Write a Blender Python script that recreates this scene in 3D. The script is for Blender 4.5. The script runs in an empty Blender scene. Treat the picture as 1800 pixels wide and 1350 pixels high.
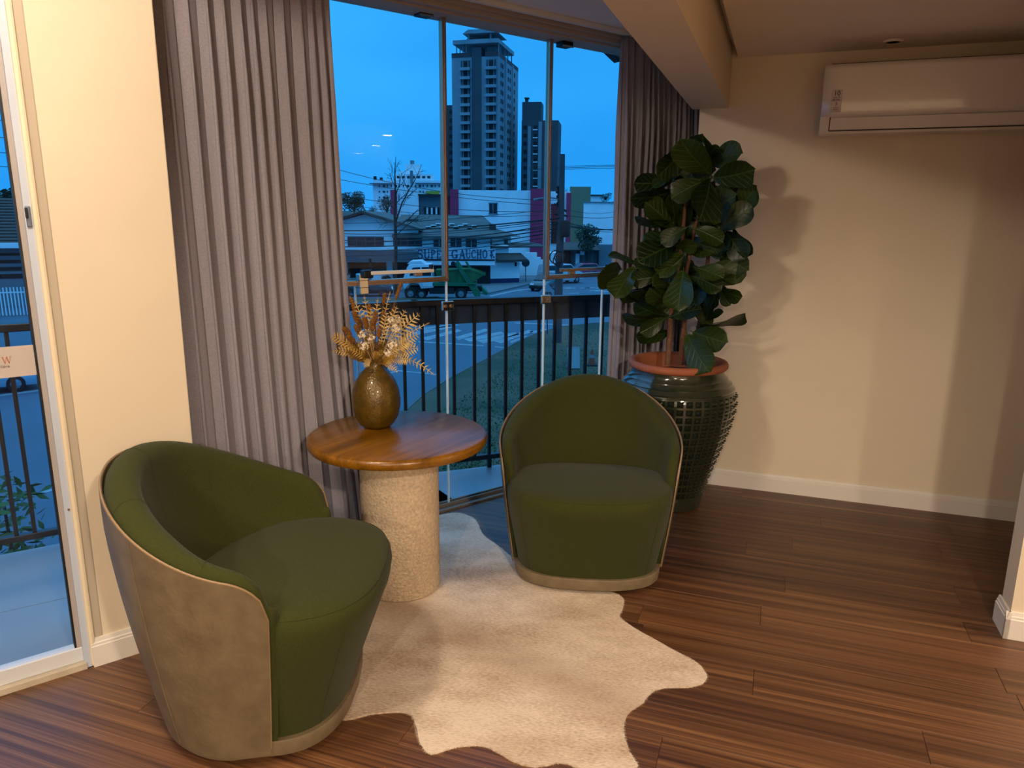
import bpy, bmesh, math, random
from mathutils import Vector, Matrix, Euler
random.seed(7)
sc = bpy.context.scene
COL = sc.collection
PI = math.pi
R_ = math.radians

def lin(h):
    h = h.lstrip('#'); o = []
    for i in (0, 2, 4):
        c = int(h[i:i+2], 16) / 255
        o.append(c/12.92 if c <= .04045 else ((c+.055)/1.055)**2.4)
    return (o[0], o[1], o[2], 1)

# ------------------------------------------------------------------ camera
FPX = 1296.0; PITCH = R_(12.77); ROLL = R_(.476); EYE = Vector((0, 0, 1.5))
_rt = Vector((1, 0, 0)); _fw = Vector((0, math.cos(PITCH), -math.sin(PITCH))); _up = _rt.cross(_fw)
RT = math.cos(ROLL)*_rt + math.sin(ROLL)*_up
UP = -math.sin(ROLL)*_rt + math.cos(ROLL)*_up
cam_d = bpy.data.cameras.new('camera'); cam = bpy.data.objects.new('camera', cam_d); COL.objects.link(cam)
cam_d.sensor_fit = 'HORIZONTAL'; cam_d.sensor_width = 36; cam_d.lens = FPX/1800*36
cam_d.clip_start = .05; cam_d.clip_end = 2000
mw = Matrix((RT, UP, -_fw)).transposed().to_4x4(); mw.translation = EYE
cam.matrix_world = mw
sc.camera = cam

# ------------------------------------------------------------------ world: blue dusk overcast sky
w = bpy.data.worlds.new('dusk_sky'); sc.world = w; w.use_nodes = True
nt = w.node_tree; nt.nodes.clear()
wo = nt.nodes.new('ShaderNodeOutputWorld'); bg = nt.nodes.new('ShaderNodeBackground')
tc = nt.nodes.new('ShaderNodeTexCoord'); mp = nt.nodes.new('ShaderNodeMapping'); ns = nt.nodes.new('ShaderNodeTexNoise')
cr = nt.nodes.new('ShaderNodeValToRGB')
mp.inputs['Scale'].default_value = (1.2, 1.2, 3.0)
ns.inputs['Scale'].default_value = 1.6; ns.inputs['Detail'].default_value = 3; ns.inputs['Roughness'].default_value = .45
cr.color_ramp.elements[0].position = .3; cr.color_ramp.elements[0].color = (.016, .33, .92, 1)
cr.color_ramp.elements[1].position = .7; cr.color_ramp.elements[1].color = (.040, .46, 1.08, 1)
nt.links.new(tc.outputs['Generated'], mp.inputs['Vector']); nt.links.new(mp.outputs[0], ns.inputs['Vector'])
# overcast sky: the zenith is brighter and paler than the band near the horizon
sx = nt.nodes.new('ShaderNodeSeparateXYZ'); nt.links.new(tc.outputs['Generated'], sx.inputs[0])
zr = nt.nodes.new('ShaderNodeMapRange'); zr.interpolation_type = 'SMOOTHSTEP'
zr.inputs['From Min'].default_value = .22; zr.inputs['From Max'].default_value = 1.0
nt.links.new(sx.outputs['Z'], zr.inputs[0])
mz = nt.nodes.new('ShaderNodeMix'); mz.data_type = 'RGBA'; mz.inputs[7].default_value = (.36, 1.2, 2.3, 1)
nt.links.new(ns.outputs['Fac'], cr.inputs[0]); nt.links.new(zr.outputs[0], mz.inputs[0]); nt.links.new(cr.outputs[0], mz.inputs[6])
nt.links.new(mz.outputs[2], bg.inputs['Color'])
bg.inputs['Strength'].default_value = 1.0
nt.links.new(bg.outputs[0], wo.inputs[0])

sc.view_settings.view_transform = 'Standard'
sc.view_settings.look = 'None'
sc.view_settings.gamma = 1
sc.view_settings.use_curve_mapping = False
sc.view_settings.exposure = 0
try:
    sc.cycles.max_bounces = 10; sc.cycles.diffuse_bounces = 4; sc.cycles.glossy_bounces = 4
    sc.cycles.transparent_max_bounces = 16
    sc.cycles.use_denoising = True
    sc.cycles.sample_clamp_indirect = 4
except Exception:
    pass

# lamp intensities (watts), positions are given in the downlight section
WARM = (1.0, .82, .635)
LAMP_KEY = 115.0
LAMP_FRONT = 95.0
LAMP_RIGHT = 270.0
LAMP_FILL = 300.0
LAMP_ROW = 420.0

# ------------------------------------------------------------------ frames and projection of photo points
AZW = R_(52.34); W = Vector((math.sin(AZW), math.cos(AZW), 0)); WN = Vector((-W.y, W.x, 0))
AZB = R_(19.62); B = Vector((math.sin(AZB), math.cos(AZB), 0)); RR = Vector((B.y, -B.x, 0))
ANG_W = math.atan2(W.y, W.x); ANG_R = math.atan2(RR.y, RR.x)
MW = Matrix.Rotation(ANG_W, 4, 'Z'); MR = Matrix.Rotation(ANG_R, 4, 'Z')

def ray(x, y): return RT*((x-900)/FPX) + UP*((675-y)/FPX) + _fw
def at_depth(x, y, Y): d = ray(x, y); return EYE + d*(Y/d.y)
def at_height(x, y, z): d = ray(x, y); return EYE + d*((z-1.5)/d.z)
def at_plane(x, y, p, n): d = ray(x, y); return EYE + d*(n.dot(Vector(p)-EYE)/n.dot(d))
def uvz(u, v, z): return W*u + WN*v + Vector((0, 0, z))
def rbz(r, b, z): return RR*r + B*b + Vector((0, 0, z))

# ------------------------------------------------------------------ mesh builder
class MB:
    def __init__(s): s.v = []; s.f = []
    def add(s, vs, fs):
        o = len(s.v); s.v += [tuple(p) for p in vs]; s.f += [tuple(i+o for i in f) for f in fs]; return s
    def box(s, x0, x1, y0, y1, z0, z1, M=None):
        vs = [Vector((x, y, z)) for z in (z0, z1) for y in (y0, y1) for x in (x0, x1)]
        if M: vs = [M @ p for p in vs]
        return s.add(vs, [(0, 2, 3, 1), (4, 5, 7, 6), (0, 1, 5, 4), (2, 6, 7, 3), (0, 4, 6, 2), (1, 3, 7, 5)])
    def prism(s, poly, a, b, axis='y', M=None):
        def P(p, t):
            return Vector((p[0], t, p[1])) if axis == 'y' else (Vector((p[0], p[1], t)) if axis == 'z' else Vector((t, p[0], p[1])))
        n = len(poly); vs = [P(p, a) for p in poly] + [P(p, b) for p in poly]
        if M: vs = [M @ p for p in vs]
        fs = [tuple(range(n)), tuple(range(2*n-1, n-1, -1))] + [(i, i+n, (i+1) % n+n, (i+1) % n) for i in range(n)]
        return s.add(vs, fs)
    def tube(s, pts, r, n=8, caps=True):
        pts = [Vector(p) for p in pts]; m = len(pts)
        rs = r if isinstance(r, (list, tuple)) else [r]*m
        vs = []; ref = None
        for i, p in enumerate(pts):
            t = (pts[min(i+1, m-1)]-pts[max(i-1, 0)]).normalized()
            if ref is None: ref = Vector((0, 0, 1)) if abs(t.z) < .9 else Vector((1, 0, 0))
            a = t.cross(ref).normalized(); b = a.cross(t); ref = b if abs(b.dot(t)) < .5 else ref
            for k in range(n):
                q = 2*PI*k/n; vs.append(p + (a*math.cos(q)+b*math.sin(q))*rs[i])
        fs = [(i*n+k, i*n+(k+1) % n, (i+1)*n+(k+1) % n, (i+1)*n+k) for i in range(m-1) for k in range(n)]
        if caps: fs += [tuple(range(n-1, -1, -1)), tuple(range((m-1)*n, m*n))]
        return s.add(vs, fs)
    def lathe(s, prof, n=32, c=(0, 0, 0), M=None, caps=True):
        vs = [Vector((c[0]+r*math.cos(2*PI*k/n), c[1]+r*math.sin(2*PI*k/n), c[2]+z)) for r, z in prof for k in range(n)]
        if M: vs = [M @ p for p in vs]
        m = len(prof)
        fs = [(i*n+k, i*n+(k+1) % n, (i+1)*n+(k+1) % n, (i+1)*n+k) for i in range(m-1) for k in range(n)]
        if caps: fs += [tuple(range(n-1, -1, -1)), tuple(range((m-1)*n, m*n))]
        return s.add(vs, fs)
    def grid(s, fn, nu, nv, cu=False):
        vs = [Vector(fn(i, j)) for j in range(nv) for i in range(nu)]
        fs = [(j*nu+i, j*nu+(i+1) % nu, (j+1)*nu+(i+1) % nu, (j+1)*nu+i) for j in range(nv-1) for i in range(nu if cu else nu-1)]
        return s.add(vs, fs)
    def mesh(s, name, mat, smooth=None, bevel=0, segs=2):
        me = bpy.data.meshes.new(name); me.from_pydata(s.v, [], s.f); me.update()
        bm = bmesh.new(); bm.from_mesh(me)
        bmesh.ops.recalc_face_normals(bm, faces=bm.faces)
        if bevel:
            es = [e for e in bm.edges if len(e.link_faces) == 2 and e.calc_face_angle(0) > .5]
            bmesh.ops.bevel(bm, geom=es, offset=bevel, segments=segs, affect='EDGES', profile=.5)
        bm.to_mesh(me); bm.free()
        if smooth is not None:
            for p in me.polygons: p.use_smooth = True
            me.set_sharp_from_angle(angle=R_(smooth))
        for m in (mat if isinstance(mat, (list, tuple)) else [mat]): me.materials.append(m)
        return me
    def obj(s, name, mat, parent=None, M=None, **k):
        return link(name, s.mesh(name, mat, **k), parent, M)

def link(name, me, parent=None, M=None):
    o = bpy.data.objects.new(name, me); COL.objects.link(o)
    if parent: o.parent = parent
    if M is not None: o.matrix_local = M
    return o
def tag(o, label, cat, group=None):
    o['label'] = label; o['category'] = cat
    if group: o['group'] = group
    return o
def thing(name, label, cat, loc=(0, 0, 0), rz=0, group=None):
    o = bpy.data.objects.new(name, None); COL.objects.link(o); o.empty_display_size = .1
    o.location = loc; o.rotation_euler = (0, 0, rz)
    return tag(o, label, cat, group)
def struct(o): o['kind'] = 'structure'; return o
def sempty(name, M=None):
    o = bpy.data.objects.new(name, None); COL.objects.link(o); o.empty_display_size = .1
    if M is not None: o.matrix_world = M
    return struct(o)

# ------------------------------------------------------------------ materials
def mat(name, col, rough=.6, metal=0, var=0, vscale=8, vstretch=(1, 1, 1), bump=0, bscale=60, bstretch=None, coat=0, sheen=0, spec=.5, col2=None, rand=False, trans=0, detail=4):
    m = bpy.data.materials.new(name); m.use_nodes = True
    t = m.node_tree; p = t.nodes['Principled BSDF']
    c = lin(col) if isinstance(col, str) else tuple(col)+(1,)
    p.inputs['Base Color'].default_value = c
    p.inputs['Roughness'].default_value = rough; p.inputs['Metallic'].default_value = metal
    p.inputs['Specular IOR Level'].default_value = spec
    if coat: p.inputs['Coat Weight'].default_value = coat; p.inputs['Coat Roughness'].default_value = .08
    if sheen: p.inputs['Sheen Weight'].default_value = sheen; p.inputs['Sheen Roughness'].default_value = .5
    tcn = None
    def coords(scale):
        nonlocal tcn
        if tcn is None:
            tcn = t.nodes.new('ShaderNodeTexCoord')
        src = tcn.outputs['Object']
        if rand:
            oi = t.nodes.new('ShaderNodeObjectInfo'); ml = t.nodes.new('ShaderNodeMath'); ml.operation = 'MULTIPLY'; ml.inputs[1].default_value = 60
            t.links.new(oi.outputs['Random'], ml.inputs[0])
            ad = t.nodes.new('ShaderNodeVectorMath'); ad.operation = 'ADD'
            t.links.new(src, ad.inputs[0]); t.links.new(ml.outputs[0], ad.inputs[1]); src = ad.outputs[0]
        mpn = t.nodes.new('ShaderNodeMapping'); mpn.inputs['Scale'].default_value = scale
        t.links.new(src, mpn.inputs['Vector']); return mpn.outputs[0]
    if var or col2:
        n = t.nodes.new('ShaderNodeTexNoise'); n.inputs['Scale'].default_value = vscale; n.inputs['Detail'].default_value = detail
        t.links.new(coords(vstretch), n.inputs['Vector'])
        r = t.nodes.new('ShaderNodeValToRGB')
        a = c; b = lin(col2) if col2 else tuple(min(1, x*(1+var)) for x in c[:3])+(1,)
        if not col2: a = tuple(x*(1-var) for x in c[:3])+(1,)
        r.color_ramp.elements[0].position = .32; r.color_ramp.elements[1].position = .68
        r.color_ramp.elements[0].color = a; r.color_ramp.elements[1].color = b
        t.links.new(n.outputs['Fac'], r.inputs[0]); t.links.new(r.outputs[0], p.inputs['Base Color'])
    if bump:
        n = t.nodes.new('ShaderNodeTexNoise'); n.inputs['Scale'].default_value = bscale; n.inputs['Detail'].default_value = 3
        t.links.new(coords(bstretch or (1, 1, 1)), n.inputs['Vector'])
        b = t.nodes.new('ShaderNodeBump'); b.inputs['Strength'].default_value = bump; b.inputs['Distance'].default_value = .01
        t.links.new(n.outputs['Fac'], b.inputs['Height']); t.links.new(b.outputs[0], p.inputs['Normal'])
    return m

def glass_mat(name, tint=(.93, .97, 1), refl=1.0):
    m = bpy.data.materials.new(name); m.use_nodes = True; t = m.node_tree; t.nodes.clear()
    o = t.nodes.new('ShaderNodeOutputMaterial'); mx = t.nodes.new('ShaderNodeMixShader')
    tr = t.nodes.new('ShaderNodeBsdfTransparent'); gl = t.nodes.new('ShaderNodeBsdfGlossy'); lw = t.nodes.new('ShaderNodeLayerWeight')
    tr.inputs[0].default_value = tuple(tint)+(1,); gl.inputs['Roughness'].default_value = 0.0; lw.inputs['Blend'].default_value = .5
    pw = t.nodes.new('ShaderNodeMath'); pw.operation = 'POWER'; pw.inputs[1].default_value = 5
    ml = t.nodes.new('ShaderNodeMath'); ml.operation = 'MULTIPLY_ADD'; ml.inputs[1].default_value = .96*refl; ml.inputs[2].default_value = .04*refl
    t.links.new(lw.outputs['Facing'], pw.inputs[0]); t.links.new(pw.outputs[0], ml.inputs[0]); t.links.new(ml.outputs[0], mx.inputs[0])
    t.links.new(tr.outputs[0], mx.inputs[1]); t.links.new(gl.outputs[0], mx.inputs[2]); t.links.new(mx.outputs[0], o.inputs[0])
    return m

def wood_mat(name, cols, scale=(1.2, 26, 26), rough=.35, bump=.05, rand=True, fine=.35):
    """grain along local X, colours from dark to light"""
    m = bpy.data.materials.new(name); m.use_nodes = True; t = m.node_tree; p = t.nodes['Principled BSDF']
    p.inputs['Roughness'].default_value = rough
    tcn = t.nodes.new('ShaderNodeTexCoord'); src = tcn.outputs['Object']
    if rand:
        oi = t.nodes.new('ShaderNodeObjectInfo'); ml = t.nodes.new('ShaderNodeMath'); ml.operation = 'MULTIPLY'; ml.inputs[1].default_value = 90
        t.links.new(oi.outputs['Random'], ml.inputs[0]); ad = t.nodes.new('ShaderNodeVectorMath')
        t.links.new(src, ad.inputs[0]); t.links.new(ml.outputs[0], ad.inputs[1]); src = ad.outputs[0]
    def noise(sc_, s, d, dist=0):
        mpn = t.nodes.new('ShaderNodeMapping'); mpn.inputs['Scale'].default_value = sc_; t.links.new(src, mpn.inputs['Vector'])
        n = t.nodes.new('ShaderNodeTexNoise'); n.inputs['Scale'].default_value = s; n.inputs['Detail'].default_value = d; n.inputs['Distortion'].default_value = dist
        t.links.new(mpn.outputs[0], n.inputs['Vector']); return n.outputs['Fac']
    a = noise(scale, 1.0, 5, .4); b = noise((scale[0]*2.2, scale[1]*5, scale[2]*5), 1.0, 3)
    mx = t.nodes.new('ShaderNodeMix'); mx.data_type = 'FLOAT'; mx.inputs[0].default_value = fine
    t.links.new(a, mx.inputs[2]); t.links.new(b, mx.inputs[3])
    r = t.nodes.new('ShaderNodeValToRGB'); el = r.color_ramp.elements
    pos = [.30 + .40*i/(len(cols)-1) for i in range(len(cols))]
    while len(el) < len(cols): el.new(.5)
    for e, q, c in zip(el, pos, cols): e.position = q; e.color = lin(c)
    t.links.new(mx.outputs[0], r.inputs[0])
    if rand:
        hs = t.nodes.new('ShaderNodeHueSaturation'); oi2 = t.nodes.new('ShaderNodeObjectInfo')
        mr = t.nodes.new('ShaderNodeMapRange'); mr.inputs['To Min'].default_value = .86; mr.inputs['To Max'].default_value = 1.12
        t.links.new(oi2.outputs['Random'], mr.inputs[0]); t.links.new(mr.outputs[0], hs.inputs['Value'])
        t.links.new(r.outputs[0], hs.inputs['Color']); t.links.new(hs.outputs[0], p.inputs['Base Color'])
    else:
        t.links.new(r.outputs[0], p.inputs['Base Color'])
    if bump:
        bn = t.nodes.new('ShaderNodeBump'); bn.inputs['Strength'].default_value = bump; bn.inputs['Distance'].default_value = .004
        t.links.new(mx.outputs[0], bn.inputs['Height']); t.links.new(bn.outputs[0], p.inputs['Normal'])
    return m

M_WALL = mat('cream_wall_paint', '#d9cbb2', .75, var=.02, vscale=3, bump=.04, bscale=120)
M_CEIL = mat('ceiling_paint', '#e8ddd0', .8, var=.015, vscale=2)
M_TRIM = mat('white_trim_paint', '#dcd6cc', .4)
M_ALU = mat('white_aluminium', '#cfd2d6', .35)
M_ALU2 = mat('anodised_aluminium', '#b79d86', .28, metal=.85)
M_CHROME = mat('chrome', '#c9c4bd', .15, metal=1)
M_BLACK = mat('black_rubber', '#0a0a0c', .5)
M_BLACKMETAL = mat('black_painted_steel', '#0b0c10', .4)
M_GLASS = glass_mat('window_glass', (.95, .98, 1), .35)
M_EDGE = mat('glass_edge', '#dff2f4', .25)  # pale colour stands in for light gathered in the pane edge
M_FLOOR = wood_mat('walnut_laminate', ['#28170d', '#4d301d', '#6b472c', '#8c643f'], scale=(.55, 36, 36), rough=.42, fine=.42)
M_TILE = mat('balcony_tile', '#868f96', .35, var=.06, vscale=2, bump=.05, bscale=20)
M_GREEN = mat('olive_woven_fabric', '#343812', .95, var=.16, vscale=260, bump=.25, bscale=420, sheen=.06, spec=.2)
M_LEATHER = mat('tan_distressed_leather', '#64553f', .5, col2='#75664c', vscale=16, bump=.12, bscale=70, detail=6)
M_PIPING = mat('tan_piping', '#8d7453', .5)
M_CURTAIN = mat('taupe_curtain_linen', '#8f8a92', .95, var=.10, vscale=160, bump=.18, bscale=300, sheen=.1, spec=.1)
M_OAK = wood_mat('honey_stained_wood', ['#4f3004', '#6b4508', '#825510', '#966618'], scale=(1.5, 22, 22), rough=.28, rand=False, bump=.03)
M_STONE = mat('rough_stone_plaster', '#cbb698', .9, var=.18, vscale=90, bump=.5, bscale=120)
M_TERRA = mat('terracotta', '#9a5636', .7, var=.08, vscale=12, bump=.06, bscale=60)
M_POT = mat('dark_green_glaze', '#2b3023', .14, var=.25, vscale=5, coat=.6)
M_SOIL = mat('potting_soil', '#1d140d', .95, var=.3, vscale=40, bump=.6, bscale=60)
M_BARK = mat('fig_bark', '#6b4830', .85, var=.3, vscale=30, bump=.4, bscale=60)
M_AC = mat('white_plastic', '#e2dcd6', .22)
M_ACDARK = mat('vent_shadow_plastic', '#2a2522', .5)

# ================================================================== ROOM SHELL
ZC = 2.305; ZN = 2.45
# --- planks (parts of the floor), laid along the right wall
PLW, PLL = .15, 1.21
def clip_poly(poly, n, d):
    """keep n.p <= d (2-D, in room r,b coordinates)"""
    out = []
    for i in range(len(poly)):
        a, b = poly[i], poly[(i+1) % len(poly)]
        da = n[0]*a[0]+n[1]*a[1]-d; db = n[0]*b[0]+n[1]*b[1]-d
        if da <= 0: out.append(a)
        if da*db < 0:
            k = da/(da-db); out.append((a[0]+(b[0]-a[0])*k, a[1]+(b[1]-a[1])*k))
    return out
nW = (WN.dot(RR), WN.dot(B)); uW = (W.dot(RR), W.dot(B))
_r = [(-8, -4), (7, -4), (7, 4.6), (-8, 4.6)]
fl = MB().prism(clip_poly(clip_poly(_r, nW, 3.07), (-uW[0], -uW[1]), -.42), -.2, -.004, 'z', MR)
fl.prism(clip_poly(clip_poly(_r, nW, 2.64), uW, .42), -.2, -.004, 'z', MR)
floor = struct(fl.obj('floor', M_FLOOR))
plank_me = MB().box(-PLL/2+.0006, PLL/2-.0006, -PLW/2+.0006, PLW/2-.0006, -.006, 0).mesh('plank', M_FLOOR, bevel=.0009, segs=1)
b0 = 4.195
row = 0
while b0 > .95:
    bc = b0-PLW/2; off = random.uniform(0, PLL)
    r = -2.9 + off - PLL
    while r < 2.3:
        rc = r+PLL/2
        rect = [(r, bc-PLW/2), (r+PLL, bc-PLW/2), (r+PLL, bc+PLW/2), (r, bc+PLW/2)]
        vis = [rbz(*p, 0) for p in rect]
        pieces = []
        if all(p.dot(WN) < 2.58 for p in vis): pieces = None
        else:
            A = clip_poly(clip_poly(rect, nW, 3.07), (-uW[0], -uW[1]), -.42)
            C = clip_poly(clip_poly(rect, nW, 2.625), uW, .42)
            for q in (A, C):
                if len(q) > 2:
                    ar = abs(sum(q[i][0]*q[(i+1) % len(q)][1]-q[(i+1) % len(q)][0]*q[i][1] for i in range(len(q))))/2
                    if ar > .002: pieces.append(q)
        # only the planks the picture shows
        cpt = rbz(rc, bc, 0)
        if cpt.y > .9 and cpt.x > -2.0 and abs(cpt.x) < .95*cpt.y+.9:
            if pieces is None:
                o = link('plank', plank_me, floor, MR @ Matrix.Translation((rc, bc, 0)))
            else:
                for q in pieces:
                    q2 = [(x-rc, y-bc) for x, y in q]
                    MB().prism(q2, -.006, 0, 'z').obj('plank', M_FLOOR, floor, MR @ Matrix.Translation((rc, bc, 0)))
        r += PLL
    b0 -= PLW; row += 1

# right wall (with its end at the curtain niche), ceiling, beam, partition
struct(MB().box(-.46, 7, 4.203, 4.36, 0, 2.6, MR).obj('wall_right', M_WALL))
struct(MB().box(-.46, -.30, 4.36, 4.62, 0, 2.6, MR).obj('wall_niche', M_WALL))
cl = MB().box(-.283, 7, -4, 4.203, ZC, ZC+.02, MR)
cl.box(-.5, 7, -4, 4.203, 2.36, 2.6, MR)
struct(cl.obj('ceiling', M_CEIL))
struct(MB().box(-.498, -.313, -4, 4.203, 2.062, 2.6, MR).obj('trim_1', M_WALL))       # dropped beam
_q = [(-5.5, -4), (-.498, -4), (-.498, 5.6), (-5.5, 5.6)]
_q = clip_poly(_q, nW, 3.10)
struct(MB().prism(_q, ZN, 2.62, 'z', MR).obj('ceiling_niche', M_CEIL))
struct(MB().box(.905, 7, 2.93, 3.045, 0, ZC, MR).obj('wall_partition', M_WALL))
# walls out of the picture that close the room
struct(MB().box(-6, 7, -4.1, -4, 0, 2.6, MR).obj('wall_back', M_WALL))
struct(MB().box(7, 7.1, -4, 4.3, 0, 2.6, MR).obj('wall_far', M_WALL))
# left wall: pillar, and the wall past the door
wl = MB().box(.245, .625, 2.633, 3.05, 0, ZN, MW)
struct(wl.obj('wall_left', M_WALL, bevel=.004))
struct(MB().box(-8, -1.15, 2.633, 2.80, 0, ZN, MW).box(-1.15, .245, 2.633, 2.80, 2.30, ZN, MW).obj('wall_door_side', M_WALL))
struct(MB().box(3.3, 4.6, 3.06, 3.14, 0, ZN, MW).obj('wall_window_end', M_WALL))

def baseboard(name, x0, x1, y0, M, h=.1, t=.016, ends=(0, 0)):
    # profile along x on a wall whose face is y = y0 (room towards -y)
    prof = [(y0, 0), (y0-t, 0), (y0-t, h*.74), (y0-t*.78, h*.76), (y0-t*.78, h*.84), (y0-t*.6, h*.87), (y0-t*.45, h), (y0, h)]
    return struct(MB().prism(prof, x0, x1, 'x', M).obj(name, M_TRIM))
baseboard('baseboard_right', -.46, 7, 4.203, MR)
baseboard('baseboard_left', .243, .637, 2.633, MW)
baseboard('baseboard_partition', .889, 7, 2.93, MR, h=.105)
# left return of the partition baseboard and of the pillar baseboard
prof = lambda t, h, s: [(s, 0), (s-t, 0), (s-t, h*.74), (s-t*.78, h*.76), (s-t*.78, h*.84), (s-t*.6, h*.87), (s-t*.45, h), (s, h)]
struct(MB().prism(prof(.016, .105, .905), 2.914, 3.06, 'y', MR).obj('baseboard_partition_end', M_TRIM))
# crown line in the curtain niche: stepped header that carries the window track
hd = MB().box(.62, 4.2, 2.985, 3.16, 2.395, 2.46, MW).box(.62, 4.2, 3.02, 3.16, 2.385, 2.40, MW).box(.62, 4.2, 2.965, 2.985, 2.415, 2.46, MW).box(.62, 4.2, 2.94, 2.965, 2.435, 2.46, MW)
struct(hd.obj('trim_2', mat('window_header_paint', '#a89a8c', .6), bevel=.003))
# bottom track
bt = MB().box(.62, 4.2, 3.055, 3.15, -.02, .012, MW).box(.62, 4.2, 3.085, 3.092, .012, .03, MW).box(.62, 4.2, 3.118, 3.125, .012, .03, MW)
struct(bt.obj('trim_3', mat('sill_aluminium', '#8d8378', .4, metal=.4), bevel=.002))

# ================================================================== WINDOWS
VG = 3.104
def win_empty(name): return sempty(name, MW)
def glass_pane(parent, name, u0, u1, z0, z1, v=VG, t=.008):
    return MB().box(u0, u1, v, v+t, z0, z1).obj(name, M_GLASS, parent)
def seam(parent, u, z0, z1):
    MB().box(u-.0035, u+.0035, VG-.002, VG+.010, z0, z1).obj('glass_edge', M_EDGE, parent)
def clip(parent, u, z):
    c = MB().box(u-.035, u+.035, VG-.02, VG-.003, z-.024, z+.024).obj('glass_clip', M_CHROME, parent, bevel=.006)
    for du in (-.017, .017):
        MB().lathe([(.009, 0), (.009, .003), (.005, .004)], 14, M=Matrix.Translation((u+du, VG-.02, z)) @ Matrix.Rotation(PI/2, 4, 'X')).obj('screw', M_ALU2, c)
def bar_frame(parent, name, pts, w=.02):
    pass
def pivot(parent, u, z):
    p = MB().box(u-.035, u+.035, VG-.03, VG+.03, z-.04, z+.05).obj('pivot_clip', M_BLACKMETAL, parent, bevel=.004)
    MB().box(u-.035, u+.035, VG-.032, VG-.028, z-.043, z-.034).obj('pivot_cover', M_CHROME, p, bevel=.001)
    MB().tube([(u+.02, VG-.028, z+.02), (u+.02, VG-.045, z+.02)], .008, 10).obj('pivot_pin', M_CHROME, p)

w1 = win_empty('window_1')
glass_pane(w1, 'upper_pane', 1.20, 1.97, 1.20, 2.39)
glass_pane(w1, 'lower_pane', 1.492, 1.978, .012, 1.185)
glass_pane(w1, 'lower_pane', .70, 1.488, .012, 1.185)
# aluminium channel round the awning sash: bottom bar and right bar
f1 = MB().box(1.20, 1.985, VG-.016, VG+.016, 1.188, 1.212).box(1.20, 1.985, VG-.021, VG-.016, 1.196, 1.203)
f1.obj('sash_bar', M_ALU2, w1, bevel=.002)
MB().box(1.963, 1.985, VG-.016, VG+.016, 1.212, 2.39).box(1.970, 1.977, VG-.021, VG-.016, 1.2, 2.39).obj('sash_bar', M_ALU2, w1, bevel=.002)
seam(w1, 1.490, .012, 1.188)
la = MB().box(1.488, 1.535, VG-.05, VG-.01, 1.150, 1.245).obj('latch_block', M_CHROME, w1, bevel=.005)
MB().box(1.486, 1.537, VG-.052, VG-.01, 1.182, 1.184).box(1.486, 1.537, VG-.052, VG-.01, 1.214, 1.216).obj('latch_joint', M_BLACKMETAL, la)
MB().box(1.50, 1.55, VG-.07, VG-.03, 1.225, 1.262).obj('latch_knob', M_BLACK, la, bevel=.006)
am = MB().box(1.535, 1.865, VG-.075, VG-.06, 1.240, 1.256).obj('stay_arm', M_TRIM, w1, bevel=.002)
MB().box(1.845, 1.858, VG-.078, VG-.058, 1.256, 1.277).obj('arm_stop', M_BLACK, am, bevel=.002)
MB().box(1.76, 1.80, VG-.078, VG-.058, 1.225, 1.240).obj('arm_slider', M_ALU2, am, bevel=.002)
pivot(w1, 1.875, 2.415)

w2 = win_empty('window_2')
glass_pane(w2, 'fixed_pane', 1.984, 2.612, .012, 2.39)
seam(w2, 1.9815, .012, 1.188)
clip(w2, 1.978, 1.066)

w3 = win_empty('window_3')
glass_pane(w3, 'upper_pane', 2.628, 3.30, 1.18, 2.39)
glass_pane(w3, 'lower_pane', 2.616, 3.055, .012, 1.165)
glass_pane(w3, 'lower_pane', 3.061, 3.30, .012, 1.165)
MB().box(2.612, 3.30, VG-.016, VG+.016, 1.168, 1.192).box(2.612, 3.30, VG-.021, VG-.016, 1.176, 1.183).obj('sash_bar', M_ALU2, w3, bevel=.002)
MB().box(2.612, 2.634, VG-.016, VG+.016, 1.192, 2.39).box(2.619, 2.626, VG-.021, VG-.016, 1.18, 2.39).obj('sash_bar', M_ALU2, w3, bevel=.002)
seam(w3, 2.6145, .012, 1.168); seam(w3, 3.058, .012, 1.168)
clip(w3, 2.614, 1.06)
la = MB().box(3.045, 3.10, VG-.05, VG-.01, 1.130, 1.225).obj('latch_block', M_CHROME, w3, bevel=.005)
MB().box(3.04, 3.09, VG-.07, VG-.03, 1.20, 1.24).obj('latch_knob', M_BLACK, la, bevel=.006)
am = MB().box(2.665, 3.035, VG-.075, VG-.06, 1.212, 1.228).obj('stay_arm', M_ALU2, w3, bevel=.002)
MB().box(2.73, 2.77, VG-.078, VG-.058, 1.197, 1.212).obj('arm_slider', M_ALU2, am, bevel=.002)
pivot(w3, 2.722, 2.40)

# ================================================================== SLIDING DOOR ON THE LEFT
d1 = sempty('door_1', MW)
VD = 2.633
MB().box(.256, .283, VD-.002, VD+.03, .10, 2.36).obj('architrave', mat('shaded_reveal_paint', '#b3a793', .7), d1, bevel=.004)  # greyer colour stands in for shade on the turned-away reveal
MB().box(.238, .257, VD-.012, VD+.06, .0, 2.36).obj('jamb_bead', mat('cream_bead_paint', '#e2d3b5', .45), d1, bevel=.008)
MB().box(.218, .240, VD-.004, VD+.10, .0, 2.36).obj('outer_frame', mat('white_aluminium_frame', '#b9c3d2', .3), d1, bevel=.002)
MB().box(-1.15, .240, VD-.004, VD+.10, 2.30, 2.36).obj('head_frame', M_ALU, d1, bevel=.002)
MB().box(-1.15, .225, VD-.01, VD+.10, -.002, .022).obj('threshold', mat('worn_threshold', '#b9ad98', .5, var=.2, vscale=10), d1, bevel=.002)
leaf = MB().box(.2035, .219, VD+.012, VD+.05, .03, 2.30).obj('door_stile', mat('door_stile_aluminium', '#a59d98', .4), d1, bevel=.002)
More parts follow.
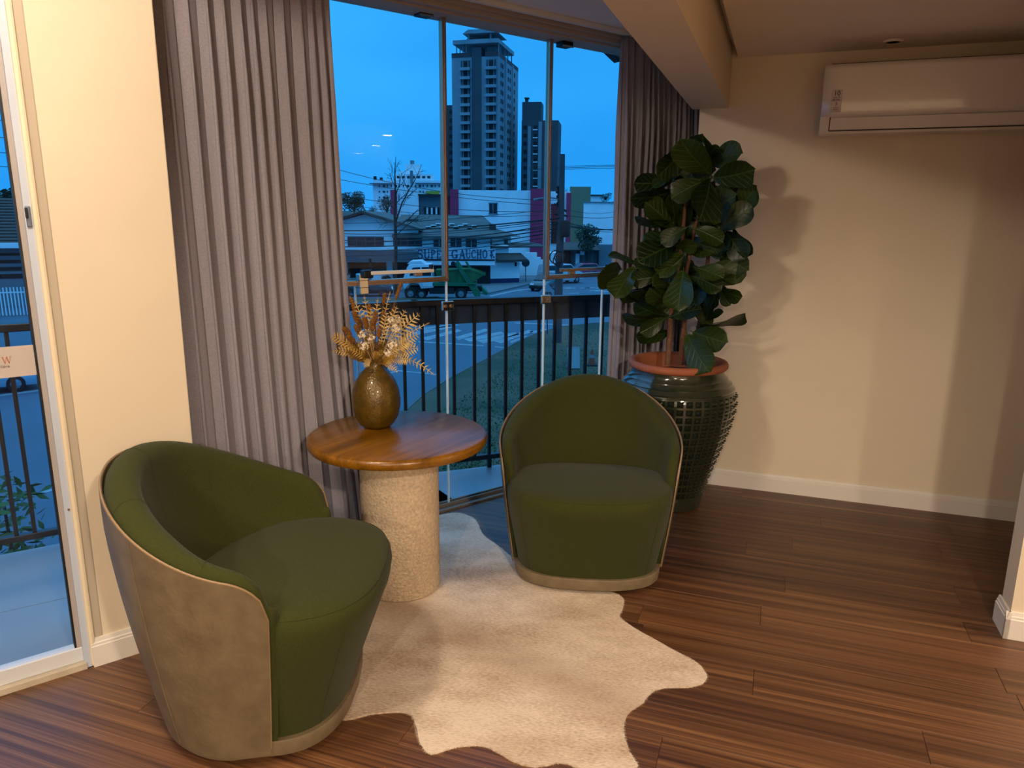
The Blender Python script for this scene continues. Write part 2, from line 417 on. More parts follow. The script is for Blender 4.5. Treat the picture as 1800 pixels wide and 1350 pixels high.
MB().box(-1.0, .219, VD+.010, VD+.05, .022, .075).obj('door_rail', M_ALU, d1, bevel=.003)
MB().box(.1975, .2045, VD+.014, VD+.05, .075, 2.30).obj('gasket', M_BLACK, leaf)
MB().box(-1.0, .1985, VD+.03, VD+.037, .075, 2.30).obj('door_glass', M_GLASS, d1)
lk = MB().box(.221, .234, VD-.012, VD-.003, 1.46, 1.52).obj('lock_keep', mat('lock_metal', '#6d7684', .35, metal=.6), d1, bevel=.002)
MB().box(.2195, .227, VD-.02, VD-.011, 1.485, 1.515).obj('lock_latch', M_BLACK, lk, bevel=.002)
MB().lathe([(.004, 0), (.004, .002)], 10, M=Matrix.Translation((.231, VD-.004, .57)) @ Matrix.Rotation(PI/2, 4, 'X')).obj('screw', M_ALU2, d1)

def text(name, body, mat_, size, M, parent, extrude=.0006, align='CENTER', font=None, sx=1, bold=0):
    cu = bpy.data.curves.new(name, 'FONT'); cu.body = body; cu.size = size; cu.align_x = align; cu.align_y = 'CENTER'; cu.extrude = extrude; cu.offset = bold
    o = bpy.data.objects.new('_t', cu); COL.objects.link(o)
    dg = bpy.context.evaluated_depsgraph_get(); me = bpy.data.meshes.new_from_object(o.evaluated_get(dg))
    bpy.data.objects.remove(o); me.name = name; me.materials.clear(); me.materials.append(mat_)
    if sx != 1:
        for v in me.vertices: v.co.x *= sx
    return link(name, me, parent, M)
FACE = Matrix.Rotation(PI/2, 4, 'X')      # text standing up, read from local -y

stk = MB().box(-.60, .1975, VD+.0285, VD+.030, 1.012, 1.106).obj('sticker', mat('beige_vinyl', '#b9aea6', .5), d1)
T = lambda u, z: Matrix.Translation((u, VD+.0282, z)) @ FACE
M_ORANGE = mat('orange_print', '#a85a2c', .6); M_GREYP = mat('grey_print', '#5d5a58', .6)
def serif_w(parent, u, z, s):
    m = MB(); h = s
    def stroke(x0, x1, t, top=True):
        m.prism([(x0-t/2, h/2), (x0+t/2, h/2), (x1+t/2, -h/2), (x1-t/2, -h/2)], 0, .0006, 'z')
    stroke(-.48*s, -.22*s, .12*s); stroke(.02*s, -.22*s, .05*s); stroke(.02*s, .26*s, .12*s); stroke(.5*s, .26*s, .05*s)
    for x in (-.48, .5): m.box((x-.13)*s, (x+.13)*s, h/2-.03*s, h/2, 0, .0006)
    m.obj('letter', M_ORANGE, parent, T(u, z))
serif_w(stk, .126, 1.066, .021)
serif_w(stk, .098, 1.066, .021)
text('lettering', 'imobiliária', M_GREYP, .0115, T(.108, 1.047), stk)

# ================================================================== CEILING LAMPS
M_LAMP = bpy.data.materials.new('lamp_disc'); M_LAMP.use_nodes = True
_p = M_LAMP.node_tree.nodes['Principled BSDF']; _p.inputs['Base Color'].default_value = (1, .9, .75, 1)
_p.inputs['Emission Color'].default_value = (1, .82, .6, 1); _p.inputs['Emission Strength'].default_value = 30
M_LAMPOFF = mat('lamp_disc_off', '#d9d0c4', .4)
def downlight(p, watts, label, angle=150, blend=.6, on=True, r=.055, size=.05, tilt=None):
    t = thing('downlight', label, 'ceiling light', p, 0)
    MB().lathe([(r, -.004), (r+.012, -.006), (r+.016, 0), (r+.016, .004), (r, .004)], 28, caps=False).obj('ring', M_TRIM, t, smooth=40)
    MB().lathe([(r, -.003), (r*.5, -.003), (.001, -.003)], 28).obj('diffuser', M_LAMP if on else M_LAMPOFF, t)
    if watts:
        l = bpy.data.lights.new('downlight_beam', 'SPOT'); l.energy = watts; l.color = WARM; l.spot_size = R_(angle); l.spot_blend = blend; l.shadow_soft_size = size
        lo = bpy.data.objects.new('downlight_beam', l); COL.objects.link(lo); lo.parent = t; lo.location = (0, 0, -.02)
        if tilt: lo.rotation_euler = tilt
    return t
downlight((-1.02, 1.38, ZN-.004), LAMP_KEY, 'lit round recessed ceiling light beside the cream wall left of the curtain', angle=176, blend=.12, size=.13)
downlight((-1.68, .22, ZN-.004), LAMP_FRONT, 'lit round recessed ceiling light behind the viewer on the left', angle=172, blend=.3, size=.06)
downlight(rbz(1.0, -.4, ZC-.004), LAMP_RIGHT, 'lit round recessed ceiling light behind the viewer on the right', angle=172, blend=.3, size=.06)
for (r, b, nm) in ((-.1, -2.6, 'left'), (2.6, -2.4, 'right')):  # unseen fill lights, added to lift the ambient light
    downlight(rbz(r, b, ZC-.004), LAMP_FILL, 'unseen added fill light far behind the viewer on the %s' % nm, angle=172, blend=.3, size=.06)
for (r, b, nm) in ((2.71, 2.75, 'nearest'), (3.88, 2.53, 'middle'), (5.04, 2.19, 'farthest')):
    downlight(rbz(r, b, ZC-.004), LAMP_ROW*.5, 'lit round ceiling light beyond the partition, %s of its row' % nm, size=.06)
downlight(rbz(.411, 4.04, ZC-.002), 0, 'small unlit round ceiling light above the white air conditioner', on=False, r=.028)

# ================================================================== TUB CHAIRS
def make_chair(name, label, loc, rz, s=(1, 1, 1)):
    """local: front of the seat towards -y, back towards +y"""
    t = thing(name, label, 'armchair', loc, rz, 'green tub chairs'); t.scale = s
    RO, ARM = .392, .148
    SM = ARM + RO*PI/2
    def path(sv, r):
        a = abs(sv); sg = 1 if sv >= 0 else -1
        q = min(a, RO*PI/2)/RO
        x, y = r*math.sin(q), r*math.cos(q)
        if a > RO*PI/2:
            d = a-RO*PI/2; x = r - .9*d*d; y = -d
        return Vector((sg*x, y, 0))
    def nrm(sv):
        e = 1e-3; d = (path(sv+e, RO)-path(sv-e, RO)).normalized(); return Vector((-d.y, d.x, 0))
    def ztop(sv):
        a = abs(sv)/SM
        z = .572 + .213*(.5+.5*math.cos(PI*min(1, a*1.02)))**.82
        d = SM-abs(sv); rr = .10
        if d < rr: z -= rr - math.sqrt(max(0, rr*rr-(rr-d)**2))
        return z
    def taper(z):
        q = max(0, 1-z/.66)**1.45
        return 1-.165*q, 1-.30*q
    N = 73
    S = [SM*(-1+2*i/(N-1)) for i in range(N)]
    # denser at the arm ends
    S = [SM*math.copysign(abs(x)**.85, x) for x in [(-1+2*i/(N-1)) for i in range(N)]]
    OUT = 0
    def outer(sv, z, inset=0):
        p = path(sv, RO); n = nrm(sv)
        if n.dot(p) < 0: n = -n
        kx, ky = taper(z); q = Vector((p.x*kx, p.y*ky, z)); return q - n*inset, n
    # leather shell: thin double wall
    NV = 15
    def shell(i, j):
        sv = S[i]; zt = ztop(sv)-.022
        if j < NV: z = .035+(zt-.035)*j/(NV-1); return outer(sv, z)[0]
        z = .035+(zt-.035)*(2*NV-1-j)/(NV-1); return outer(sv, z, .008)[0]
    m = MB().grid(shell, N, 2*NV)
    me = m.mesh('shell', M_LEATHER, smooth=50)
    link('shell', me, t)
    # piping along the leather edge
    MB().tube([outer(S[0], z, .004)[0] for z in (.05, .2, .35)] + [outer(sv, ztop(sv)-.021, .004)[0] for sv in S] + [outer(S[-1], z, .004)[0] for z in (.35, .2, .05)], .0034, 6).obj('piping', M_PIPING, t, smooth=60)
    # vertical seams of the leather at the rear quarters
    for sv in (-.40, .40):
        MB().tube([outer(sv, .05+(ztop(sv)-.08)*k/9, -.0004)[0] for k in range(10)], .0016, 5).obj('seam', M_LEATHER, t)
    # upholstered pad: closed section swept along the back
    def section(sv):
        zt = ztop(sv); pts = []
        fe = min(1, max(0, (SM-abs(sv))/.34)); TH = .046+.046*fe*fe*(3-2*fe)
        for z in (.07, .2, .34, zt-.08): pts.append(outer(sv, min(z, zt-.05), .010)[0])
        c = TH/2
        for k in range(0, 9):
            a = PI*k/8
            ins = .010 + c*(1-math.cos(a)); z = zt-.045 + .045*math.sin(a)
            pts.append(outer(sv, z, ins)[0])
        for z, ex in ((.10, .004), (.22, .016), (.36, .034)):
            zz = zt-z
            if zz < .37: zz = .37 - z*.02
            pts.append(outer(sv, zz, .010+TH+ex*1.4)[0])
        pts.append(outer(sv, .30, .010+TH+.04)[0]); pts.append(outer(sv, .07, .010+TH+.02)[0])
        return pts
    secs = [section(sv) for sv in S]
    def rounded(pts, k):  # shrink a section towards its middle and push forward for a soft arm end
        c = sum((Vector((p.x, p.y, 0)) for p in pts), Vector())/len(pts)
        zc = .3; out = []
        for p in pts:
            q = Vector((c.x+(p.x-c.x)*math.cos(k), p.y-.020*math.sin(k), p.z-(.016*(1-math.cos(k)) if p.z > .3 else 0)))
            out.append(q)
        return out
    ends0 = [rounded(secs[0], a) for a in (1.25, .95, .6, .3)]
    ends1 = [rounded(secs[-1], a) for a in (.3, .6, .95, 1.25)]
    allp = ends0+secs+ends1; K = len(allp[0]); mm = MB()
    mm.add([p for q in allp for p in q], [(j*K+i, j*K+(i+1) % K, (j+1)*K+(i+1) % K, (j+1)*K+i) for j in range(len(allp)-1) for i in range(K)] + [tuple(range(K-1, -1, -1)), tuple(range((len(allp)-1)*K, len(allp)*K))])
    mm.obj('backrest', M_GREEN, t, smooth=70)
    # seams on the pad
    for sv in (-.60, -.30, 0.0, .30, .60):
        ps = section(sv)[4:15]
        n = nrm(sv)
        MB().tube([p + (Vector((0, 0, .0004))) for p in ps], .0011, 5).obj('seam', M_GREEN, t)
    # seat block
    def outline(k, front=1.0):
        pts = []
        n = 64
        for i in range(n):
            a = 2*PI*i/n
            c, s_ = math.cos(a), math.sin(a)
            e = .50 if s_ < 0 else .9
            x = .342*math.copysign(abs(c)**e, c)
            if s_ < 0: y = -.34*abs(s_)**.48 - .062*(1-(x/.342)**2)*(abs(s_)**.48)
            else: y = .26*abs(s_)**.9
            pts.append((x*k, y*k))
        return pts
    lev = [(.062, .70), (.10, .725), (.20, .82), (.30, .915), (.365, .98), (.395, 1.0), (.415, .994), (.430, .972), (.438, .94), (.445, .86), (.452, .70), (.456, .48), (.457, .22)]
    ol = outline(1); n = len(ol)
    def seat(i, j):
        z, k = lev[j]; x, y = ol[i]
        zt = z - (max(0, y*k+.05)*.22 if z > .39 else 0)
        kx = .5*(1+k)+.02 if z < .39 else k
        return Vector((x*min(1, kx), y*k, zt))
    sm = MB().grid(seat, n, len(lev), cu=True)
    sm.f.append(tuple(range(n-1, -1, -1))); sm.f.append(tuple(range((len(lev)-1)*n, len(lev)*n)))
    so = sm.obj('seat', M_GREEN, t, smooth=75)
    # seams: seat-top crease at the front and two corner seams
    MB().tube([seat(i % n, 7) + Vector((0, 0, .0008)) for i in range(n//2+1, n)], .0014, 5).obj('seam', M_GREEN, so)
    for i in (n//2+9, n-9):
        MB().tube([seat(i, j)*1.0008 for j in range(0, 8)], .0014, 5).obj('seam', M_GREEN, so)
    # leather band round the foot and dark swivel plinth
    def foot(i):
        x, y = ol[i]
        if y < 0: return x*.905, y*.725
        a = math.atan2(y, x); return .322*math.cos(a), .272*math.sin(a)
    lv = [(.016, .985), (.020, 1.0), (.060, 1.012), (.066, 1.005), (.067, .97)]
    fm = MB().grid(lambda i, j: Vector((foot(i)[0]*lv[j][1], foot(i)[1]*lv[j][1], lv[j][0])), n, len(lv), cu=True)
    fm.f.append(tuple(range(n-1, -1, -1))); fm.f.append(tuple(range((len(lv)-1)*n, len(lv)*n)))
    fm.obj('base_band', M_LEATHER, t, smooth=40)
    MB().lathe([(.22, 0), (.225, .004), (.225, .018)], 40).obj('swivel_plinth', M_BLACK, t, smooth=40)
    return t
RUGZ = .006
make_chair('tub_chair', 'olive green tub chair with tan leather outer shell seen from its side at left', (-.782, 2.10, .001), R_(92), (1.05, 1.01, 1.045))
make_chair('tub_chair', 'olive green tub chair facing the viewer in front of the big plant pot', (.335, 3.02, RUGZ), R_(-5), (1, 1, 1))

# ================================================================== SIDE TABLE, VASE
tt = thing('side_table', 'round wooden side table with thick pale stone column foot', 'table', (-.45, 2.81, RUGZ))
ZT = .655
prof = [(.001, ZT-.042), (.335, ZT-.042), (.347, ZT-.038), (.353, ZT-.028), (.354, ZT-.016), (.350, ZT-.006), (.341, ZT), (.001, ZT)]
tp = MB().lathe(prof, 72).obj('tabletop', M_OAK, tt, Matrix.Rotation(R_(58), 4, 'Z'), smooth=40)
MB().lathe([(.150, 0), (.157, .006), (.157, ZT-.042)], 48).obj('column', M_STONE, tt, smooth=50)

vz = RUGZ+ZT
vs = thing('vase', 'bronze gold egg-shaped glass vase standing on the round wooden table', 'vase', (-.55, 2.90, vz))
M_VASE = mat('bronze_glass', '#57420c', .34, metal=.25, var=.3, vscale=35, bump=.22, bscale=130, coat=.25)
vp = [(.045, 0), (.052, .001), (.070, .016), (.087, .045), (.0965, .085), (.098, .115), (.093, .155), (.078, .195), (.057, .225), (.040, .242), (.033, .255), (.031, .272), (.034, .281), (.030, .281), (.027, .27), (.027, .25), (.02, .24)]
MB().lathe(vp, 56).obj('body', M_VASE, vs, smooth=60)

# ------------------------------------------------------------------ dried bouquet
bq = thing('dried_bouquet', 'dried bouquet of bleached ferns, amber spikes and cream blossoms in the vase', 'dried flowers', (-.55, 2.90, vz+.245))
BO = Vector((-.55, 2.90, vz+.245))
M_FC = mat('bleached_fern', '#c0a365', .8, var=.12, vscale=40)
M_FG = mat('gold_fern', '#9a7418', .8, var=.2, vscale=40)
M_FT = mat('tan_fern', '#b08a40', .8, var=.15, vscale=40)
M_FD = mat('dark_gold_fern', '#70500c', .8, var=.25, vscale=40)
M_SPIKE = mat('amber_spike', '#774a10', .85, var=.25, vscale=120, bump=.5, bscale=200)
M_BLOOM = mat('cream_blossom', '#d9c9ad', .8, var=.12, vscale=90)
M_STEM = mat('dried_stem', '#7a5426', .8)
def curve_pts(tip, bend=.0, n=10, base=Vector((0, 0, 0)), arch=.25):
    """arching stem from the vase mouth to tip, local to the bouquet"""
    mid = base.lerp(tip, .45) + Vector((0, 0, arch*(tip-base).length)) + Vector((random.uniform(-1, 1), random.uniform(-1, 1), 0))*bend
    return [(base*(1-k)*(1-k) + mid*2*k*(1-k) + tip*k*k) for k in [i/(n-1) for i in range(n)]]
def frond(tip, m_, wid=.03, start=.35, pairs=9, arch=.2, nrm=None):
    ps = curve_pts(tip, .01, 24, arch=arch); mb = MB()
    mb.tube(ps[::3]+[ps[-1]], [.0016]*(len(ps[::3]))+[.0005], 4)
    view = (Vector((0, 0, 1.5))-BO).normalized() if nrm is None else nrm
    for i in range(pairs):
        k = start + (1-start)*(i+.3)/pairs
        q = k*(len(ps)-1); i0 = int(q); f = q-i0
        p = ps[i0].lerp(ps[min(i0+1, len(ps)-1)], f)
        d = (ps[min(i0+2, len(ps)-1)]-ps[max(i0-1, 0)]).normalized()
        sd = d.cross(view).normalized()
        pr = math.sin(PI*min(1, (k-start)/(1-start)*.86+.14))**.8*random.uniform(.8, 1.1)
        L = wid*(pr*.9+.12)
        for sg in (-1, 1):
            dirn = (sd*sg*.86 + d*.5 + view*random.uniform(-.25, .25)).normalized()
            nn = dirn.cross(view).normalized()
            hw = min(L*.13, (tip.length*(1-start)/pairs)*.30)
            a, b_, c = p, p+dirn*L*.45, p+dirn*L
            mb.add([a-nn*hw*.4, b_-nn*hw, c, b_+nn*hw, a+nn*hw*.4, b_+view*.0015], [(0, 1, 5), (1, 2, 5), (2, 3, 5), (3, 4, 5), (4, 0, 5)])
    return mb.obj('fern_frond', m_, bq)
def spike(tip, L=.07, r=.008):
    ps = curve_pts(tip, .004, 20, arch=.06); mb = MB(); d = (ps[-1]-ps[-4]).normalized()
    st = MB().tube(ps[::4]+[ps[-1]], .0016, 5).obj('spike_stem', M_STEM, bq)
    n = 9; r *= 1.15; path = [tip-d*L*(1-i/(n*2)) for i in range(2*n+1)]
    rs = [r*(.45+.55*min(1, i/3))*(1 if i < 2*n-3 else .9-.25*(i-2*n+3))*(1.12 if i % 2 else .86) for i in range(2*n+1)]
    mb.tube(path, rs, 8); mb.obj('seed_head', M_SPIKE, st, smooth=30)
def bloom(p, r):
    mb = MB()
    for k in range(16):
        d = Vector((random.gauss(0, 1), random.gauss(0, 1), random.gauss(0, 1))).normalized(); c = p+d*r*random.uniform(.4, 1)
        u_ = d.orthogonal().normalized(); v_ = d.cross(u_); q = r*random.uniform(.3, .5)
        ring = [c + (u_*math.cos(a)+v_*math.sin(a))*q*(1 if j % 2 else .7) + d*q*(.35 if j % 2 else .1) for j, a in enumerate([2*PI*j/8 for j in range(8)])]
        mb.add([c]+ring, [(0, j+1, (j+1) % 8+1) for j in range(8)])
    mb.tube([p*.15, p], .0012, 4)
    mb.obj('blossom', M_BLOOM, bq)
def pix(x, y, dy): return at_depth(x, y, 2.90+dy) - BO
# outline ferns first
for x, y, dy, m_, wd, ar in [(764, 660, -.02, M_FC, .024, .42), (756, 567, .0, M_FC, .016, .16), (738, 551, .02, M_FC, .040, .12), (735, 588, -.05, M_FC, .042, .15),
        (736, 612, -.06, M_FC, .040, .18), (722, 632, -.08, M_FC, .034, .2), (713, 545, .03, M_FC, .034, .08), (698, 538, .0, M_FC, .034, .06), (581, 590, .0, M_FT, .034, .2),
        (584, 617, -.04, M_FT, .030, .25), (594, 600, .05, M_FG, .030, .2), (624, 528, .0, M_FC, .030, .04), (640, 519, .03, M_FC, .026, .04), (664, 524, .0, M_FC, .026, .03),
        (652, 540, -.03, M_FC, .034, .05), (680, 548, -.04, M_FC, .030, .05), (640, 646, -.10, M_FC, .022, .5), (700, 655, -.08, M_FC, .022, .4), (686, 512, .02, M_FC, .018, .02), (720, 600, -.09, M_FC, .038, .15)]:
    frond(pix(x, y, dy), m_, wd, start=.45, arch=ar)
for i in range(80):
    a = random.uniform(-1.35, 1.35); rr_ = random.uniform(.045, .118)
    tip = Vector((math.sin(a)*rr_*1.05, random.uniform(-.09, .06), .03+math.cos(a)*rr_*.95))
    frond(tip, random.choice([M_FG, M_FG, M_FT, M_FD, M_FD]), random.uniform(.018, .030), start=.3, pairs=8, arch=.15)
for x, y, dy, L, r in [(615, 520, .02, .085, .0085), (706, 494, .03, .075, .0062), (677, 514, .04, .05, .0075), (648, 533, .0, .06, .008), (675, 545, -.02, .05, .007), (693, 540, .03, .045, .006), (628, 555, -.02, .05, .008),
                   (602, 574, -.03, .05, .010), (610, 588, -.06, .045, .010), (640, 556, -.08, .055, .009), (655, 560, -.07, .05, .009), (624, 570, -.07, .05, .009), (668, 575, -.09, .05, .008), (620, 545, -.03, .06, .009), (660, 545, -.05, .05, .008)]:
    spike(pix(x, y, dy), L, r)
for x, y, dy, r in [(637, 588, -.09, .014), (641, 607, -.10, .014), (634, 610, -.09, .010), (690, 606, -.10, .016), (682, 620, -.10, .013), (697, 577, -.07, .015), (688, 562, -.05, .013), (655, 594, -.09, .010), (700, 563, -.05, .011), (650, 598, -.1, .009)]:
    bloom(pix(x, y, dy), r*1.3)

# ================================================================== COWHIDE RUG
RUGPX = [(806, 900), (838, 912), (846, 940), (880, 962), (905, 985), (960, 1000), (1040, 1030), (1098, 1048), (1094, 1072), (1086, 1084), (1120, 1108), (1190, 1146), (1226, 1164), (1243, 1186), (1240, 1198), (1218, 1208), (1160, 1208), (1140, 1220), (1130, 1236), (1106, 1250), (1097, 1266), (1096, 1288), (1104, 1318), (1122, 1345),
         (1118, 1352), (1050, 1362), (1020, 1352), (990, 1338), (950, 1348), (926, 1347), (898, 1336), (870, 1318), (845, 1309), (800, 1312), (762, 1326), (748, 1322), (734, 1296), (728, 1258), (705, 1250), (660, 1253), (612, 1266), (560, 1260), (545, 1200), (600, 1120), (640, 1040), (660, 1000), (690, 960), (740, 915), (775, 905)]
rug = tag(bpy.data.objects.new('cowhide_rug', None), '', '')
bpy.data.objects.remove(rug)
poly = [at_height(x, y, .004).xy for x, y in RUGPX]
def smooth_poly(p, it=2):
    for _ in range(it):
        q = []
        for i in range(len(p)):
            a, b = p[i], p[(i+1) % len(p)]; q += [a*.78+b*.22, a*.22+b*.78]
        p = q
    return p
poly = smooth_poly(poly, 2)
# small furry jitter of the edge
random.seed(3)
bm = bmesh.new()
vsb = [bm.verts.new((p.x+random.uniform(-.002, .002), p.y+random.uniform(-.002, .002), .0055)) for p in poly]
vst = None
f = bm.faces.new(vsb)
bmesh.ops.triangulate(bm, faces=[f])
ex = bmesh.ops.extrude_face_region(bm, geom=bm.faces[:])
bmesh.ops.translate(bm, verts=[v for v in ex['geom'] if isinstance(v, bmesh.types.BMVert)], vec=(0, 0, -.005))
bmesh.ops.recalc_face_normals(bm, faces=bm.faces)
me = bpy.data.meshes.new('cowhide_rug'); bm.to_mesh(me); bm.free()
def rug_mat():
    m = bpy.data.materials.new('cowhide'); m.use_nodes = True; t = m.node_tree; p = t.nodes['Principled BSDF']
    p.inputs['Roughness'].default_value = .9; p.inputs['Sheen Weight'].default_value = .15; p.inputs['Specular IOR Level'].default_value = .2
    tcn = t.nodes.new('ShaderNodeTexCoord')
    mp_ = t.nodes.new('ShaderNodeMapping'); mp_.inputs['Rotation'].default_value = (0, 0, R_(52)); mp_.inputs['Scale'].default_value = (1.6, 3.2, 1)
    n1 = t.nodes.new('ShaderNodeTexNoise'); n1.inputs['Scale'].default_value = 1.7; n1.inputs['Detail'].default_value = 5; n1.inputs['Roughness'].default_value = .6
    mp2 = t.nodes.new('ShaderNodeMapping'); mp2.inputs['Rotation'].default_value = (0, 0, R_(60)); mp2.inputs['Scale'].default_value = (60, 150, 1)
    n2 = t.nodes.new('ShaderNodeTexNoise'); n2.inputs['Scale'].default_value = 1.2; n2.inputs['Detail'].default_value = 4
    t.links.new(tcn.outputs['Object'], mp_.inputs[0]); t.links.new(mp_.outputs[0], n1.inputs['Vector'])
    t.links.new(tcn.outputs['Object'], mp2.inputs[0]); t.links.new(mp2.outputs[0], n2.inputs['Vector'])
    mx = t.nodes.new('ShaderNodeMix'); mx.data_type = 'FLOAT'; mx.inputs[0].default_value = .4
    t.links.new(n1.outputs['Fac'], mx.inputs[2]); t.links.new(n2.outputs['Fac'], mx.inputs[3])
    r = t.nodes.new('ShaderNodeValToRGB'); r.color_ramp.elements[0].position = .36; r.color_ramp.elements[1].position = .60
    r.color_ramp.elements[0].color = lin('#a58a6e'); r.color_ramp.elements[1].color = lin('#dccbb5')
    t.links.new(mx.outputs[0], r.inputs[0])
    # darker hair along the spine of the hide, fading to both sides
    pa, pb_ = at_height(740, 1085, 0), at_height(985, 1195, 0); dd = (pb_-pa).normalized(); nn_ = Vector((-dd.y, dd.x, 0))
    dt = t.nodes.new('ShaderNodeVectorMath'); dt.operation = 'DOT_PRODUCT'; dt.inputs[1].default_value = nn_
    t.links.new(tcn.outputs['Object'], dt.inputs[0])
    sb_ = t.nodes.new('ShaderNodeMath'); sb_.operation = 'SUBTRACT'; sb_.inputs[1].default_value = nn_.dot(pa); t.links.new(dt.outputs['Value'], sb_.inputs[0])
    ab_ = t.nodes.new('ShaderNodeMath'); ab_.operation = 'ABSOLUTE'; t.links.new(sb_.outputs[0], ab_.inputs[0])
    wob = t.nodes.new('ShaderNodeMath'); wob.operation = 'MULTIPLY_ADD'; wob.inputs[1].default_value = -.10; t.links.new(n1.outputs['Fac'], wob.inputs[0]); t.links.new(ab_.outputs[0], wob.inputs[2])
    mr_ = t.nodes.new('ShaderNodeMapRange'); mr_.interpolation_type = 'SMOOTHSTEP'; mr_.inputs['From Min'].default_value = -.05; mr_.inputs['From Max'].default_value = .10; mr_.inputs['To Min'].default_value = .45; mr_.inputs['To Max'].default_value = 0
    t.links.new(wob.outputs[0], mr_.inputs[0])
    ms = t.nodes.new('ShaderNodeMix'); ms.data_type = 'RGBA'; ms.inputs[7].default_value = lin('#957a60')
    t.links.new(mr_.outputs[0], ms.inputs[0]); t.links.new(r.outputs[0], ms.inputs[6]); t.links.new(ms.outputs[2], p.inputs['Base Color'])
    b = t.nodes.new('ShaderNodeBump'); b.inputs['Strength'].default_value = .5; b.inputs['Distance'].default_value = .004
    t.links.new(n2.outputs['Fac'], b.inputs['Height']); t.links.new(b.outputs[0], p.inputs['Normal'])
    return m
M_RUG = rug_mat(); me.materials.append(M_RUG)
rug = tag(link('cowhide_rug', me), 'pale beige cowhide rug lying on the wooden floor under the table', 'rug')
# short hair standing along the rim of the hide
hm = MB(); random.seed(5)
n = len(poly)
for i in range(n):
    a, b = poly[i], poly[(i+1) % n]; L = (b-a).length
    cdir = Vector((b.y-a.y, a.x-b.x)).normalized()
    ar = sum(poly[j].x*poly[(j+1) % n].y-poly[(j+1) % n].x*poly[j].y for j in range(n))
    if ar < 0: cdir = -cdir
    for k in range(int(L/.0016)):
        p = a.lerp(b, random.random()); d = (cdir + Vector((random.uniform(-.6, .6), random.uniform(-.6, .6)))).normalized()*random.uniform(.004, .010)
        q = Vector((-d.y, d.x)).normalized()*.0006
        hm.add([(p.x-q.x, p.y-q.y, .005), (p.x+q.x, p.y+q.y, .005), (p.x+d.x, p.y+d.y, .0025)], [(0, 1, 2)])
hr = hm.obj('hair_fringe', M_RUG, rug); hr['kind'] = 'stuff'

# ================================================================== CURTAINS
def curtain(name, label, u0, u1, v, folds, seed, amp=.035, z0=.012, z1=2.425, flare=0, dv=0):
    rnd = random.Random(seed)
    # irregular folds: cumulative phase
    ws = [rnd.uniform(.55, 1.6) for _ in range(folds)]; tot = sum(ws); cum = [0]
    for x in ws: cum.append(cum[-1]+x/tot)
    amps = [rnd.uniform(.6, 1.25) for _ in range(folds+1)]; drift = [rnd.uniform(-.022, .022) for _ in range(folds+1)]
    NU, NZ = folds*14+1, 30
    def fn(i, j):
        q = i/(NU-1)*folds; k = min(int(q), folds-1); f = q-k
        zt = j/(NZ-1); z = z0+(z1-z0)*zt
        x = cum[k]+(cum[k+1]-cum[k])*f
        a = amps[k]*(1-f)+amps[k+1]*f
        pinch = .45+.55*min(1, (1-zt)*5)
        ph = 2*PI*q
        dr = drift[k]*(1-f)+drift[k+1]*f
        uu = u0+(u1-u0)*x + dr*(1-zt)*(0 if i in (0, NU-1) else 1) + .014*math.sin(2*ph)*pinch + flare*(1-zt)*x*(1-min(1, zt*1.2))
        vv = v + dv*(1-x) + amp*a*math.sin(ph)*pinch + .006*math.sin(3.1*z+q) 
        return Vector((uu, vv, z))
    o = MB().grid(fn, NU, NZ).obj(name, M_CURTAIN, None, MW, smooth=80)
    md = o.modifiers.new('thickness', 'SOLIDIFY'); md.thickness = .0016
    return tag(o, label, 'curtain')
curtain('curtain', 'grey taupe curtain gathered beside the cream pillar behind the left chair', .575, 1.345, 2.93, 13, 11, flare=.09, dv=-.20, amp=.023)
curtain('curtain', 'dark shaded curtain gathered in the corner behind the big plant', 2.975, 3.62, 2.93, 15, 21, amp=.05)
rail_t = thing('curtain_rail', 'slim curtain rail under the niche ceiling over the curtains', 'curtain rail', uvz(0, 0, 0), ANG_W)
MB().box(.63, 3.2, 2.918, 2.942, 2.427, 2.45).obj('rail', M_TRIM, rail_t, bevel=.002)

# ================================================================== AIR CONDITIONER
ac = thing('air_conditioner', 'white split air conditioner mounted high on the right wall', 'air conditioner', rbz(.585, 4.203, 0), ANG_R)
X0, X1, Z0, Z1 = -.455, .455, 1.905, 2.213
prof = [(0, Z0+.02), (0, Z1), (-.185, Z1), (-.200, Z1-.012), (-.203, Z0+.10), (-.196, Z0+.070), (-.165, Z0+.012), (-.14, Z0), (-.02, Z0)]
MB().prism(prof, X0, X1, 'x').obj('body', M_AC, ac, bevel=.004, segs=2)
fp = MB().grid(lambda i, j: Vector((X0+.002+(X1-X0-.004)*i/12, -.204-.010*math.sin(PI*j/10)**.7, Z0+.072+(Z1-Z0-.076)*j/10)), 13, 11)
fpo = fp.obj('front_panel', mat('glossy_white_panel', '#e2dcd6', .12, coat=.4), ac, smooth=60); md = fpo.modifiers.new('thickness', 'SOLIDIFY'); md.thickness = .006; md.offset = 1
MB().box(X0+.03, X0+.034, -.207, -.19, Z1-.022, Z1+.001).box(X1-.034, X1-.03, -.207, -.19, Z1-.022, Z1+.001).box(X0+.03, X1-.03, -.206, -.19, Z1-.0035, Z1+.0005).obj('panel_joint', M_ACDARK, ac)
MB().prism([(-.203, Z0+.068), (-.206, Z0+.066), (-.176, Z0+.014), (-.168, Z0+.012)], X0+.045, X1-.045, 'x').obj('air_flap', M_AC, ac, bevel=.001)
MB().prism([(-.2035, Z0+.070), (-.2045, Z0+.068), (-.172, Z0+.011), (-.166, Z0+.010)], X0+.041, X0+.0455, 'x').prism([(-.171, Z0+.0125), (-.178, Z0+.0135), (-.176, Z0+.0095), (-.169, Z0+.0085)], X0+.045, X1-.045, 'x').obj('flap_gap', M_ACDARK, ac)
